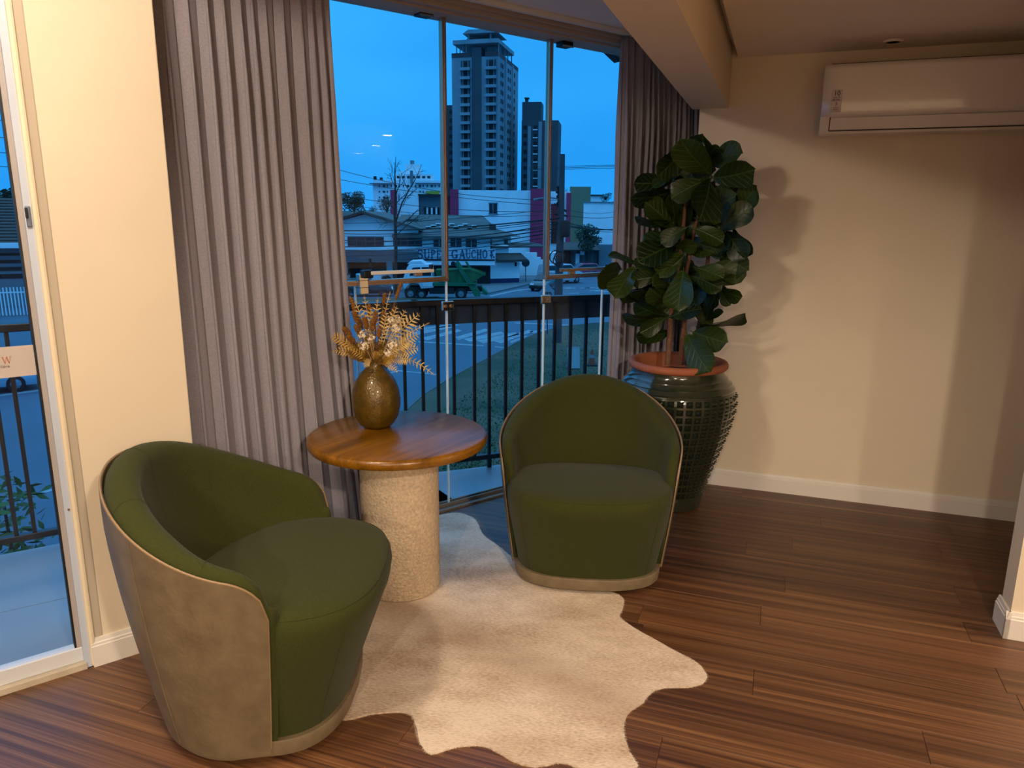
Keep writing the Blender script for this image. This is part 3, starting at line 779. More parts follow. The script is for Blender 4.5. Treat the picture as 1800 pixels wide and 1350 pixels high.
def panel_y(z): return -.2105-.010*math.sin(PI*(z-Z0-.072)/(Z1-Z0-.076))**.7
lz0, lz1, lx0, lx1 = Z0+.092, Z0+.189, X0+.040, X0+.084
ym = min(panel_y(lz0), panel_y(lz1), panel_y((lz0+lz1)/2))-.0006
M_NAVY = mat('violet_print', '#4c3f66', .6); M_LBL = mat('clear_label', '#cfc6c0', .3)
lb = MB().box(lx0, lx1, ym, ym+.004, lz0, lz1).obj('energy_label', M_LBL, ac)
fr = MB()
for a, b, c, d in ((lx0, lx1, lz1-.0012, lz1), (lx0, lx1, lz0, lz0+.0012), (lx0, lx0+.001, lz0, lz1), (lx1-.001, lx1, lz0, lz1), (lx0, lx1, lz0+.0485, lz0+.0499)): fr.box(a, b, ym-.0006, ym, c, d)
fr.obj('label_frame', M_NAVY, lb)
cx_ = (lx0+lx1)/2
TA = lambda z: Matrix.Translation((cx_, ym-.0002, z)) @ FACE
text('label_text', '10', M_NAVY, .030, TA(lz0+.081), lb, bold=.0006)
text('label_text', 'anos de', M_NAVY, .0098, TA(lz0+.065), lb, bold=.0002)
text('label_text', 'garantia', M_NAVY, .0098, TA(lz0+.0555), lb, bold=.0002)
text('label_text', '3', M_NAVY, .021, TA(lz0+.035), lb)
text('label_text', 'anos de', M_NAVY, .0075, TA(lz0+.0185), lb)
text('label_text', 'garantia', M_NAVY, .0075, TA(lz0+.010), lb)

# ================================================================== PLANT POT AND FIDDLE-LEAF FIG
PC = Vector((.862, 3.765, 0))
pot = thing('plant_pot', 'large dark green glazed studded pot with terracotta rim by the wall', 'plant pot', PC)
PP = [(.150, 0), (.160, .004), (.166, .04), (.172, .08), (.19, .16), (.222, .26), (.255, .36), (.283, .45), (.300, .53), (.305, .585), (.301, .62), (.290, .65), (.272, .68), (.255, .700), (.240, .718), (.236, .735), (.236, .75)]
def pot_r(z):
    for i in range(len(PP)-1):
        if PP[i][1] <= z <= PP[i+1][1]:
            k = (z-PP[i][1])/(PP[i+1][1]-PP[i][1]); return PP[i][0]+(PP[i+1][0]-PP[i][0])*k
    return PP[-1][0]
ZS0, ZS1, NR, NC = .075, .635, 14, 42
pr = []
for i in range(5): pr.append((pot_r(ZS0*i/5), ZS0*i/5))
pm = MB()
body_prof = [(.15, 0), (.160, .004), (.165, .03), (.1715, .07)]
top_prof = [(.296, .637), (.292, .645), (.294, .652), (.288, .658), (.278, .672), (.2785, .678), (.270, .684), (.258, .697), (.256, .703), (.247, .710), (.240, .722), (.236, .735), (.236, .752)]
pm.lathe(body_prof+[(pot_r(ZS0), ZS0)], NC*4, caps=False)
pm.lathe([(pot_r(ZS1), ZS1)]+top_prof, NC*4, caps=False)
def pp(a, z, d=0):
    r = pot_r(z)+d; return Vector((r*math.cos(a), r*math.sin(a), z))
for i in range(NR):
    za, zb = ZS0+(ZS1-ZS0)*i/NR, ZS0+(ZS1-ZS0)*(i+1)/NR; h = zb-za
    for k in range(NC):
        a0, a1 = 2*PI*k/NC, 2*PI*(k+1)/NC; da = a1-a0
        o_ = [pp(a0, za), pp(a1, za), pp(a1, zb), pp(a0, zb)]
        i_ = [pp(a0+da*.14, za+h*.13), pp(a1-da*.14, za+h*.13), pp(a1-da*.14, zb-h*.13), pp(a0+da*.14, zb-h*.13)]
        g_ = [pp(a0+da*.2, za+h*.2, -.010), pp(a1-da*.2, za+h*.2, -.010), pp(a1-da*.2, zb-h*.2, -.010), pp(a0+da*.2, zb-h*.2, -.010)]
        ap = pp((a0+a1)/2, (za+zb)/2, .012)
        fs = []
        for q in range(4):
            r_ = (q+1) % 4; fs += [(q, r_, 4+r_, 4+q), (4+q, 4+r_, 8+r_, 8+q), (8+q, 8+r_, 12)]
        pm.add(o_+i_+g_+[ap], fs)
me = pm.mesh('body', M_POT)
bm = bmesh.new(); bm.from_mesh(me); bmesh.ops.remove_doubles(bm, verts=bm.verts, dist=.0004); bmesh.ops.recalc_face_normals(bm, faces=bm.faces); bm.to_mesh(me); bm.free()
for p_ in me.polygons: p_.use_smooth = True
me.set_sharp_from_angle(angle=R_(28))
link('body', me, pot)
rim = [(.205, .70), (.212, .745), (.216, .770), (.224, .782), (.236, .786), (.248, .782), (.254, .770), (.254, .758), (.246, .748), (.236, .744), (.222, .70), (.205, .70)]
MB().lathe(rim, 72, caps=False).obj('rim', M_TERRA, pot, smooth=50)
MB().lathe([(.001, .715), (.12, .712), (.21, .705), (.21, .68), (.001, .68)], 40).obj('soil', M_SOIL, pot, smooth=60)

M_LEAF = bpy.data.materials.new('fig_leaf'); M_LEAF.use_nodes = True
def leaf_material(m):
    t = m.node_tree; p = t.nodes['Principled BSDF']; p.inputs['Roughness'].default_value = .38; p.inputs['Specular IOR Level'].default_value = .35
    tcn = t.nodes.new('ShaderNodeTexCoord'); sp = t.nodes.new('ShaderNodeSeparateXYZ'); t.links.new(tcn.outputs['Object'], sp.inputs[0])
    ax = t.nodes.new('ShaderNodeMath'); ax.operation = 'ABSOLUTE'; t.links.new(sp.outputs['X'], ax.inputs[0])
    mid = t.nodes.new('ShaderNodeMapRange'); mid.inputs['From Min'].default_value = .006; mid.inputs['From Max'].default_value = .022; mid.inputs['To Min'].default_value = 1; mid.inputs['To Max'].default_value = 0
    t.links.new(ax.outputs[0], mid.inputs[0])
    # side veins: y - 1.1|x| repeated
    ml = t.nodes.new('ShaderNodeMath'); ml.operation = 'MULTIPLY_ADD'; ml.inputs[1].default_value = -.95
    t.links.new(ax.outputs[0], ml.inputs[0]); t.links.new(sp.outputs['Y'], ml.inputs[2])
    sc_ = t.nodes.new('ShaderNodeMath'); sc_.operation = 'MULTIPLY'; sc_.inputs[1].default_value = 7; t.links.new(ml.outputs[0], sc_.inputs[0])
    fr_ = t.nodes.new('ShaderNodeMath'); fr_.operation = 'PINGPONG'; fr_.inputs[1].default_value = .5; t.links.new(sc_.outputs[0], fr_.inputs[0])
    vn = t.nodes.new('ShaderNodeMapRange'); vn.inputs['From Min'].default_value = .02; vn.inputs['From Max'].default_value = .09; vn.inputs['To Min'].default_value = .75; vn.inputs['To Max'].default_value = 0
    t.links.new(fr_.outputs[0], vn.inputs[0])
    mxv = t.nodes.new('ShaderNodeMath'); mxv.operation = 'MAXIMUM'; t.links.new(mid.outputs[0], mxv.inputs[0]); t.links.new(vn.outputs[0], mxv.inputs[1])
    oi = t.nodes.new('ShaderNodeObjectInfo'); r = t.nodes.new('ShaderNodeValToRGB')
    r.color_ramp.elements[0].color = lin('#11220a'); r.color_ramp.elements[1].color = lin('#2b3b0c')
    t.links.new(oi.outputs['Random'], r.inputs[0])
    mx = t.nodes.new('ShaderNodeMix'); mx.data_type = 'RGBA'; mx.inputs[7].default_value = lin('#3f5724')
    fac = t.nodes.new('ShaderNodeMath'); fac.operation = 'MULTIPLY'; fac.inputs[1].default_value = .55; t.links.new(mxv.outputs[0], fac.inputs[0])
    t.links.new(fac.outputs[0], mx.inputs[0]); t.links.new(r.outputs[0], mx.inputs[6]); t.links.new(mx.outputs[2], p.inputs['Base Color'])
    b = t.nodes.new('ShaderNodeBump'); b.inputs['Strength'].default_value = .35; b.inputs['Distance'].default_value = .01; b.invert = True
    t.links.new(mxv.outputs[0], b.inputs['Height']); t.links.new(b.outputs[0], p.inputs['Normal'])
leaf_material(M_LEAF)
def leaf_mesh(seed):
    rnd = random.Random(seed); NX, NY = 9, 15
    ph = rnd.uniform(0, 6)
    def wid(y):   # fiddle outline: narrow base, waist, broad round tip
        if y < .06: return .025
        k = (y-.06)/.94
        return (.10+.42*k**.8 + .05*math.sin(PI*k*1.1))*math.sqrt(max(0.0, 1-max(0, (k-.62)/.38)**2.3))*.72 + .004
    def fn(i, j):
        y = j/(NY-1); x = (i/(NX-1)*2-1); w_ = wid(y)
        z = .10*abs(x)**1.5*w_*2 + .035*math.sin(7*y+ph+2*x)*abs(x)**1.5 - .22*(y-.25)**2*(1 if y > .25 else .3)
        return Vector((x*w_, y, z))
    m = MB().grid(fn, NX, NY)
    m.tube([(0, -.10, .0), (0, .02, -.004), (0, .5, -.018-.22*.0625), (0, .93, -.006-.22*.46)], [.012, .012, .008, .003], 5)
    return m.mesh('leaf', M_LEAF, smooth=80)
LEAVES = [leaf_mesh(i) for i in range(4)]
fig = thing('fiddle_leaf_fig', 'tall fiddle-leaf fig with big dark leaves growing in the glazed pot', 'plant', PC+Vector((0, 0, .705)))
FO = PC+Vector((0, 0, .705))
def stem(name, pts, r0, r1):
    n = len(pts); MB().tube([Vector(p)-FO for p in pts], [r0+(r1-r0)*i/(n-1) for i in range(n)], 9).obj(name, M_BARK, fig, smooth=60)
def pB(x, y, b): return at_plane(x, y, B*b, B)
stem('trunk', [pB(1174, 641, 3.80), pB(1178, 570, 3.80), pB(1186, 500, 3.81), pB(1200, 420, 3.82), pB(1206, 340, 3.82), pB(1238, 312, 3.80)], .016, .006)
stem('trunk', [pB(1196, 641, 3.84), pB(1204, 560, 3.84), pB(1206, 480, 3.84), pB(1222, 400, 3.84), pB(1240, 330, 3.83)], .015, .006)
stem('trunk', [pB(1206, 641, 3.92), pB(1226, 590, 3.92), pB(1238, 520, 3.92), pB(1246, 440, 3.90), pB(1230, 350, 3.88)], .016, .007)
stem('branch', [pB(1186, 520, 3.81), pB(1165, 500, 3.76), pB(1130, 480, 3.72)], .008, .004)
stem('branch', [pB(1238, 520, 3.92), pB(1262, 500, 3.88)], .008, .004)
random.seed(12)
def add_leaf(bx, by, tx, ty, wpx, front):
    """leaf with stalk at the photo point b and tip at t; front: how far towards the room"""
    b_ = 3.83-front
    p0 = pB(bx, by, b_+.05*random.random()); p1 = pB(tx, ty, b_-random.uniform(.0, .06))
    p1 = p1+(p1-p0)*.10; d = p1-p0; L = d.length
    wfull = .66*L; wreal = wpx*1.15*.1704*3.9/FPX
    if wreal > wfull*.98 and L < .3:   # foreshortened leaf: lean it towards the viewer
        need = min(wreal/.66, .30); extra = math.sqrt(max(0, need*need-L*L))
        p1 = p1 - B*min(extra, .18)
        d = p1-p0; L = d.length; wfull = .66*L
    roll = math.acos(max(.12, min(1, wreal/max(wfull, 1e-3))))*random.choice((-1, 1))
    roll = max(-1.35, min(1.35, roll))
    y = d.normalized(); vw = (EYE-p0).normalized()
    x = y.cross(vw).normalized(); z = x.cross(y)
    x2 = x*math.cos(roll)+z*math.sin(roll); z2 = x2.cross(y)
    M = Matrix((x2, y, z2)).transposed().to_4x4(); M.translation = p0-FO
    wscale = L*max(.8, min(1.25, wreal/wfull if wreal > wfull else 1))
    o = link('leaf', random.choice(LEAVES), fig, M @ Matrix.Diagonal((wscale, L, L, 1)))
LA = [(1100, 330, 860, 80, 250, .10), (1090, 200, 1370, 120, 200, .02), (1140, 370, 1500, 330, 230, .10), (1105, 400, 1075, 725, 260, .14), (1080, 380, 740, 540, 190, .05), (830, 80, 640, 330, 200, .0), (800, 330, 530, 420, 80, .08), (720, 400, 360, 440, 180, .0), (720, 510, 340, 610, 150, .04),
      (720, 880, 490, 640, 200, .06), (700, 830, 360, 820, 80, .08), (740, 870, 720, 570, 120, .02), (870, 870, 860, 600, 110, .0), (1000, 830, 1310, 580, 260, -.02), (960, 780, 1250, 780, 140, .02), (1210, 910, 1500, 680, 200, .06), (1380, 760, 1540, 500, 190, .04), (1340, 900, 1490, 1140, 110, .03), (1270, 920, 1440, 1170, 190, .02),
      (860, 880, 620, 1020, 150, .12), (940, 890, 1210, 1000, 150, .12), (830, 1000, 450, 1000, 120, .0), (700, 1060, 930, 1080, 110, .04), (800, 1150, 620, 1330, 170, .10), (760, 1050, 450, 1170, 230, .05), (1000, 1050, 1230, 1120, 160, .02), (1200, 1130, 1440, 1300, 210, .03),
      (1000, 500, 1400, 500, 120, -.04), (900, 300, 1000, 80, 200, -.06), (800, 600, 900, 850, 180, -.06), (1100, 900, 1250, 1080, 190, -.06), (850, 1050, 1100, 1100, 190, -.07), (950, 450, 760, 700, 190, -.08), (1000, 700, 1150, 950, 190, -.08), (600, 1000, 700, 1200, 150, -.05), (680, 420, 800, 180, 160, -.05), (600, 560, 400, 540, 120, -.03), (1150, 560, 1330, 700, 180, -.07)]
LBl = [(330, 200, 90, 95, 70, .06), (180, 260, 70, 320, 190, .08), (330, 240, 170, 470, 200, .12), (575, 320, 310, 370, 150, .14), (560, 300, 340, 180, 90, .08), (830, 270, 800, 585, 240, .18), (830, 120, 620, 310, 150, .14), (960, 240, 1200, 310, 150, .14), (1100, 220, 1440, 300, 200, .06), (940, 330, 1190, 430, 170, .10), (1180, 400, 1360, 350, 100, .06),
       (1000, 420, 980, 580, 130, .08), (1150, 450, 1390, 550, 120, .0), (1200, 450, 1290, 610, 100, .02), (700, 420, 590, 390, 140, .08), (560, 420, 210, 560, 130, .0), (620, 440, 310, 515, 60, .06), (700, 600, 560, 480, 180, .10), (680, 560, 380, 600, 120, .02), (680, 750, 340, 650, 140, .06), (680, 750, 970, 650, 150, .12), (640, 760, 420, 900, 150, .14), (640, 770, 240, 780, 120, .04),
       (700, 900, 380, 970, 130, .0), (1060, 780, 1150, 500, 110, .04), (1060, 780, 1215, 690, 60, .02), (1000, 840, 1425, 790, 30, .04), (930, 900, 1220, 1000, 220, .06), (870, 930, 1060, 1220, 250, .12), (700, 480, 900, 620, 160, -.06), (600, 380, 480, 560, 150, -.06), (900, 300, 1050, 480, 180, -.06), (750, 300, 650, 520, 180, -.07), (820, 560, 700, 690, 150, -.05)]
for bx, by, tx, ty, wp, fr_ in LA: add_leaf(1060+bx*.1704, 250+by*.1704, 1060+tx*.1704, 250+ty*.1704, wp, fr_)
for bx, by, tx, ty, wp, fr_ in LBl: add_leaf(1060+bx*.1704, 430+by*.1704, 1060+tx*.1704, 430+ty*.1704, wp, fr_)

random.seed(31)
for k in range(34):
    a = random.uniform(0, 2*PI); q = math.sqrt(random.random())
    up_ = k % 2
    cx0, cy0, rx_, ry_ = (1222, 360, 70, 85) if up_ else (1205, 490, 80, 75)
    bx, by = cx0+rx_*q*math.cos(a)*.7, cy0+ry_*q*math.sin(a)
    L_ = random.uniform(36, 56); dr = random.uniform(0, 2*PI)
    tx, ty = bx+L_*math.cos(dr), by+L_*math.sin(dr)*.9+8
    if tx > 1300 or tx < 1115: tx = 2*bx-tx
    add_leaf(bx, by, tx, ty, random.uniform(110, 210), random.uniform(-.10, .0))

# ================================================================== OUTSIDE: balcony
ZG = -4.9
AZL = R_(68.35); DR = Vector((math.sin(AZL), math.cos(AZL), 0)); DN = Vector((-DR.y, DR.x, 0)); MRL = Matrix.Rotation(math.atan2(DR.y, DR.x), 4, 'Z')
AZ2 = R_(57.6); D2 = Vector((math.sin(AZ2), math.cos(AZ2), 0)); D2N = Vector((-D2.y, D2.x, 0)); ML2 = Matrix.Rotation(math.atan2(D2.y, D2.x), 4, 'Z')
pR = Vector((-.428, 4.26, 0)); vR = pR.dot(DN); pL = Vector((-2.319, 3.094, 0)); vL = pL.dot(D2N)
M_CONC = mat('pale_concrete', '#7d868c', .8, var=.1, vscale=4)
corner_u = None
# slab edge corner
den = DR.x*D2.y-DR.y*D2.x
k = ((pL.x-pR.x)*D2.y-(pL.y-pR.y)*D2.x)/den
CORN = pR + DR*k
endR = CORN+DR*5.2; endL = CORN-D2*7
slab = MB()
pa = [endL, CORN, endR, endR-DN*3.5, CORN-DN*1.2-D2*.2, endL-D2N*1.2]
slab.prism([(p.x, p.y) for p in pa], -.26, -.024, 'z')
bf = struct(slab.obj('balcony_floor', M_CONC))
def tile_row(base, D, N, M, un, u_start, step, wid, rows, cnt, vmax):
    for r_ in range(rows):
        for c_ in range(cnt):
            u0 = u_start+c_*step
            MB().box(u0+.002, u0+step-.002, vmax-(r_+1)*wid+.002, vmax-r_*wid-.002, -.024, -.012).obj('tile', M_TILE, bf, M)
tile_row(CORN, DR, DN, MRL, 0, CORN.dot(DR), .80, .60, 2, 5, vR-.012)
tile_row(CORN, D2, D2N, ML2, 0, CORN.dot(D2)-5*.80, .80, .60, 2, 5, vL-.012)

railing = thing('balcony_railing', 'black steel balcony railing of thin upright bars outside the window', 'railing', (0, 0, 0))
def rail_run(M, u0, u1, v, us, zb=.062, zt=1.0):
    MB().box(u0, u1, v-.03, v+.03, zt, zt+.035).obj('top_rail', M_BLACKMETAL, railing, M, bevel=.004)
    MB().box(u0, u1, v-.018, v+.018, zb-.018, zb+.012).obj('bottom_rail', M_BLACKMETAL, railing, M, bevel=.003)
    me = MB().box(-.0085, .0085, -.0085, .0085, zb, zt).mesh('bar', M_BLACKMETAL)
    for u in us: link('bar', me, railing, M @ Matrix.Translation((u, v, 0)))
uC = CORN.dot(DR); base_u = pR.dot(DR)
vb = vR-.03
# bar positions as measured along the run (distance from the left reference point)
ref = Vector((-2.319, 3.094, 0))
off0 = CORN.dot(DR)
BU = [at_plane(x, y, DN*vb, DN).dot(DR) for x, y in ((614, 640), (677, 640), (711, 640), (743, 640), (770, 640), (798, 640), (834, 640), (860, 630), (889, 625), (917.5, 615), (947, 600), (974.5, 600), (1002.5, 600), (1029.5, 600), (1057.5, 600))]
BU += [BU[-1]+.113*(i+1) for i in range(3)]
UEND = BU[-1]+.05
rail_run(MRL, CORN.dot(DR)-.02, UEND, vb, BU)
vb2 = vL-.03
LU = [at_plane(x, 760, D2N*vb2, D2N).dot(D2) for x in (2, 36)]
st_ = LU[1]-LU[0]
LU = [LU[1]-st_*i for i in range(14)] + [LU[1]+.107*(i+1) for i in range(9)]
LU = [u for u in LU if u < CORN.dot(D2)-.03]
rail_run(ML2, CORN.dot(D2)-4.2, CORN.dot(D2)+.02, vb2, LU)
for p in (endR-DR*.75,):
    pass
# short feet that carry the railing on the slab edge
for M_, us, v in ((MRL, BU[2::5], vb), (ML2, LU[3::5], vb2)):
    for u in us: MB().box(u-.012, u+.012, v-.012, v+.012, -.024, .05).obj('foot', M_BLACKMETAL, railing, M_)
# printed banner tied along the railing, seen from behind
bu0 = at_plane(668, 560, DN*vb, DN).dot(DR); bn0 = Vector((0, 0, 0))
M_BAN = mat('dark_banner', '#1f3046', .6, var=.12, vscale=3)
ban = tag(MB().box(bu0, UEND, vb+.032, vb+.035, .885, 1.0).obj('banner', M_BAN, None, MRL), 'dark printed banner strip tied along the balcony railing', 'banner')
M_BANL = mat('banner_print', '#121d2b', .6)
for xx, tx in ((842, 'IMOBILIÁRIA'), (898, 'VENDAS'), (995, 'IMOBILIÁRIA'), (1054, 'VENDAS')):
    u = at_plane(xx, 550, DN*vb, DN).dot(DR)
    text('lettering', tx, M_BANL, .036, Matrix.Translation((u, vb+.0318, .95)) @ FACE, ban)
# eave of the floor above
eave = MB()
eave.prism([(p.x, p.y) for p in [endL-D2N*.30, CORN-DN*.35, endR-DN*.35, endR-DN*.50, CORN-DN*.50, endL-D2N*.45]], 2.462, 2.75, 'z')
struct(eave.obj('trim_4', mat('dark_eave', '#15181c', .7)))
fld = thing('floodlight', 'small black floodlight fixed outside under the eave near the right curtain', 'floodlight', at_plane(1080, 92, WN*3.32, WN), ANG_W)
MB().box(-.06, .05, -.03, .03, -.035, .035, Matrix.Rotation(.45, 4, 'Y')).obj('housing', M_BLACKMETAL, fld, bevel=.006)
MB().box(.0, .02, -.01, .01, .03, 2.47-fld.location.z).obj('bracket', M_BLACKMETAL, fld)

# ================================================================== OUTSIDE: ground
M_ASPH = mat('asphalt', '#3d5160', .65, var=.10, vscale=.35, bump=.1, bscale=6, detail=6)
M_GRASS = mat('rough_grass', '#1e3017', .95, col2='#5c4c38', vscale=.32, bump=.8, bscale=9, detail=8)
M_PAVE = mat('pavement', '#63676a', .8, var=.1, vscale=.8)
M_LINE = mat('road_paint', '#7c878d', .7, var=.2, vscale=2)
M_KERB = mat('kerb_stone', '#4f555a', .8)
street = struct(MB().box(-260, 260, -10, 420, ZG-.3, ZG).obj('ground', M_ASPH))
def flat(name, px, z, mat_, parent=None, t=.02, M=None):
    ps = [at_height(x, y, ZG) for x, y in px]
    return MB().prism([(p.x, p.y) for p in ps], ZG, ZG+z, 'z').obj(name, mat_, parent)
verge = flat('grass_verge', [(560, 905), (640, 800), (700, 737), (740, 700), (790, 668), (850, 636), (905, 606), (940, 590), (985, 577), (1040, 571), (1120, 566), (1300, 600), (1500, 900), (900, 1000)], .10, M_GRASS)
verge['kind'] = 'structure'; verge.name = 'trim_verge'
# kerb along the verge
kp = [(640, 800), (700, 737), (740, 700), (790, 668), (850, 636), (905, 606), (940, 590), (985, 577), (1040, 571), (1120, 566)]
for a, b in zip(kp, kp[1:]):
    p, q = at_height(*a, ZG), at_height(*b, ZG); d = (q-p); L = d.length
    M = Matrix.Translation(p) @ Matrix.Rotation(math.atan2(d.y, d.x), 4, 'Z')
    MB().box(0, L, -.08, .08, 0, .12).obj('kerb_stone', M_KERB, street, M)
# grass tufts
gm = MB(); random.seed(9)
for _ in range(16000):
    x = random.uniform(690, 1110); y = random.uniform(575, 835)
    edge = 800-(x-640)*.62 if x < 900 else (606-(x-905)*.25 if x < 1000 else 573)
    if y < edge+4: continue
    if random.random() < .45 and (math.sin(x*.03+y*.05)+math.sin(x*.011-y*.04) < .3): continue
    p = at_height(x, y, ZG+.1); h = random.uniform(.03, .08); a = random.uniform(0, 2*PI); c, s_ = math.cos(a)*.02, math.sin(a)*.02
    gm.add([(p.x-c, p.y-s_, ZG+.1), (p.x+c, p.y+s_, ZG+.1), (p.x+random.uniform(-.05, .05), p.y+random.uniform(-.05, .05), ZG+.1+h)], [(0, 1, 2)])
go = tag(gm.obj('grass', mat('grass_blades', '#2a4a20', .9, var=.3, vscale=.8)), 'short rough grass on the bare verge below the balcony', 'grass'); go['kind'] = 'stuff'
# crosswalk stripes and lane lines
def stripe(name, pts, z=.012):
    ps = [at_height(x, y, ZG) for x, y in pts]
    o = MB().prism([(p.x, p.y) for p in ps], ZG, ZG+z, 'z').obj(name, M_LINE, street)
for pts in [[(742, 594), (805, 579), (812, 582), (750, 599)], [(800, 593), (853, 578), (860, 581), (806, 598)], [(815, 596), (880, 583), (888, 587), (826, 601)], [(838, 599), (905, 584), (914, 588), (850, 604)], [(868, 600), (930, 580), (938, 583), (880, 604)], [(895, 601), (925, 590), (932, 594), (905, 606)],
            [(722, 585), (790, 572), (800, 575), (730, 590)], [(735, 577), (800, 570), (808, 572), (740, 581)], [(930, 583), (962, 578), (966, 581), (940, 587)]]:
    stripe('crosswalk_stripe', pts)
for pts in [[(735, 600), (850, 607), (850, 609), (735, 602)], [(870, 609), (912, 613), (912, 615), (870, 611)], [(640, 668), (700, 651), (700, 653), (640, 671)], [(700, 651), (770, 658), (770, 660), (700, 653)], [(585, 688), (640, 669), (640, 671), (585, 691)],
            [(960, 569), (1030, 572), (1030, 574), (960, 571)], [(905, 567), (960, 569), (960, 571), (905, 569)], [(0, 694), (75, 684), (75, 687), (0, 697)], [(50, 872), (100, 857), (100, 861), (50, 876)],
            [(860, 520), (905, 510), (907, 512), (862, 522)], [(905, 510), (945, 506), (945, 508), (907, 512)]]:
    stripe('lane_line', pts)
for i in range(14):
    x = 985+random.uniform(0, 80); y = 505+random.uniform(0, 18)
    stripe('lane_line', [(x, y), (x+18, y-1), (x+18, y), (x, y+1)])
# far pavement in front of the shop
pv = struct(flat('trim_pavement', [(560, 522), (705, 512), (860, 517), (900, 508), (935, 500), (965, 492), (960, 484), (860, 490), (560, 492)], .12, M_PAVE))
gs = struct(flat('trim_island', [(560, 541), (690, 535), (790, 531), (770, 524), (690, 526), (560, 529)], .12, M_GRASS))

# ================================================================== OUTSIDE: buildings
M_WHITEWALL = mat('white_render', '#e2e4e6', .85, var=.06, vscale=.5)
M_GREYWALL = mat('grey_render', '#6b757c', .85, var=.1, vscale=.4)
M_MAG = mat('magenta_render', '#b52f52', .85, var=.08, vscale=.6)
M_MAROON = mat('maroon_panel', '#8a1c2c', .8)
M_KHAKI = mat('khaki_render', '#7b7458', .85, var=.06, vscale=.4)
M_WIN = mat('dark_window', '#12181d', .2)
M_DARK = mat('dark_opening', '#0e1114', .8)
M_AWN = mat('grey_awning', '#4f555a', .8)
M_ROOF = mat('weathered_roof_sheet', '#3d403e', .85, col2='#565955', vscale=.7, bump=.4, bscale=3, bstretch=(8, .4, 1))
M_TILE2 = mat('clay_roof', '#3b332d', .85, var=.25, vscale=2)
M_TOWER = mat('bare_concrete_tower', '#67727a', .9, col2='#87959b', vscale=.12, vstretch=(1, 1, .25), detail=6)
M_TOWERD = mat('dark_concrete', '#3e474c', .9, var=.15, vscale=.1)
M_TOWERR = mat('reddish_parapet', '#4c3b3c', .9)
M_BLUE = mat('blue_plinth', '#1c2650', .7)
M_YEL = mat('yellow_panel', '#a79a2a', .7)

class Bld:
    """building seen from the room: local x to the right along its front, y away, z up; made at real distance"""
    def __init__(s, name, label, cat, px, Y, yaw=0, pyref=500):
        p = at_depth(px, pyref, Y); s.o = Vector((p.x, p.y, 0)); s.Y = Y
        s.t = thing(name, label, cat, (p.x, p.y, ZG), yaw); s.yaw = yaw
        s.inv = (Matrix.Translation((p.x, p.y, 0)) @ Matrix.Rotation(yaw, 4, 'Z')).inverted()
        s.n = Matrix.Rotation(yaw, 4, 'Z') @ Vector((0, 1, 0))
    def xz(s, px, py, y=0):
        """local x and z of a photo point on the vertical plane y behind the front"""
        q = at_plane(px, py, s.o+s.n*y, s.n); l = s.inv @ q; return l.x, q.z-ZG
    def box(s, name, m, x0, y0, x1, y1, ya, yb, parent=None, ground=False, bevel=0, yr=None):
        """photo rectangle (x0,y0)-(x1,y1) as a box from depth ya to yb"""
        yr = ya if yr is None else yr
        a, c = s.xz(x0, y0, yr), s.xz(x1, y1, yr)
        zb = 0 if ground else min(a[1], c[1])
        return MB().box(min(a[0], c[0]), max(a[0], c[0]), ya, yb, zb, max(a[1], c[1])).obj(name, m, parent or s.t, bevel=bevel)

# --- unfinished tower
tw = Bld('apartment_tower', 'tall unfinished dark concrete tower in the middle window pane', 'tower', 874, 240, R_(-14))
ax0 = tw.xz(794, 100)[0]; topz = tw.xz(835, 100)[1]
wS = 26.0
sd = Matrix.Rotation(0, 4, 'Z')
MB().box(ax0, 0, 0, wS, 0, topz).obj('tower_body', M_TOWER, tw.t)
f = lambda px, py, y=0: tw.xz(px, py, y)
# flat darker strip between the bays, side ribs
tw.box('dark_strip', M_TOWERD, 829, 84, 846, 334, -.25, .1, ground=True)
zf = [f(820, 104+15.85*i)[1] for i in range(16)]
x1a, x1b = f(811, 200)[0], f(827, 200)[0]; x2a, x2b = f(855, 200)[0], f(872, 200)[0]
for (xa, xb) in ((x1a, x1b), (x2a, x2b)):
    wd = xb-xa
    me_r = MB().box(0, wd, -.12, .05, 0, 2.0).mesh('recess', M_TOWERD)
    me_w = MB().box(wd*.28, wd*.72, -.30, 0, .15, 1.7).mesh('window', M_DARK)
    me_f = MB().box(wd*.20, wd*.26, -.34, 0, 0, 1.95).box(wd*.74, wd*.80, -.34, 0, 0, 1.95).mesh('window_jamb', M_TOWER)
    me_s = MB().box(-.15, wd+.15, -1.3, .05, -.95, -.12).mesh('balcony', M_TOWER)
    for z in zf:
        if z < 8: continue
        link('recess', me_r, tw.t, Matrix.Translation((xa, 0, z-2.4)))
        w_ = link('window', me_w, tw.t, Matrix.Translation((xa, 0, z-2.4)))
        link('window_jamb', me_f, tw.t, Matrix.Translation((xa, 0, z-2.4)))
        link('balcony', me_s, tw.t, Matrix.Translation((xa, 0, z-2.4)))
me_w = MB().box(-.05, .12, 0, 1.0, 0, 1.25).mesh('window', M_DARK)
for yy in (3.2, 5.2, 12.0, 14.4, 20.2):
    for z in zf:
        if z > 8: link('window', me_w, tw.t, Matrix.Translation((0, yy, z-2.1)))
MB().box(-.3, .35, 8.0, 9.4, 0, topz+1.2).box(-.3, .35, 17.2, 18.2, 0, topz+.5).obj('side_rib', M_TOWER, tw.t)
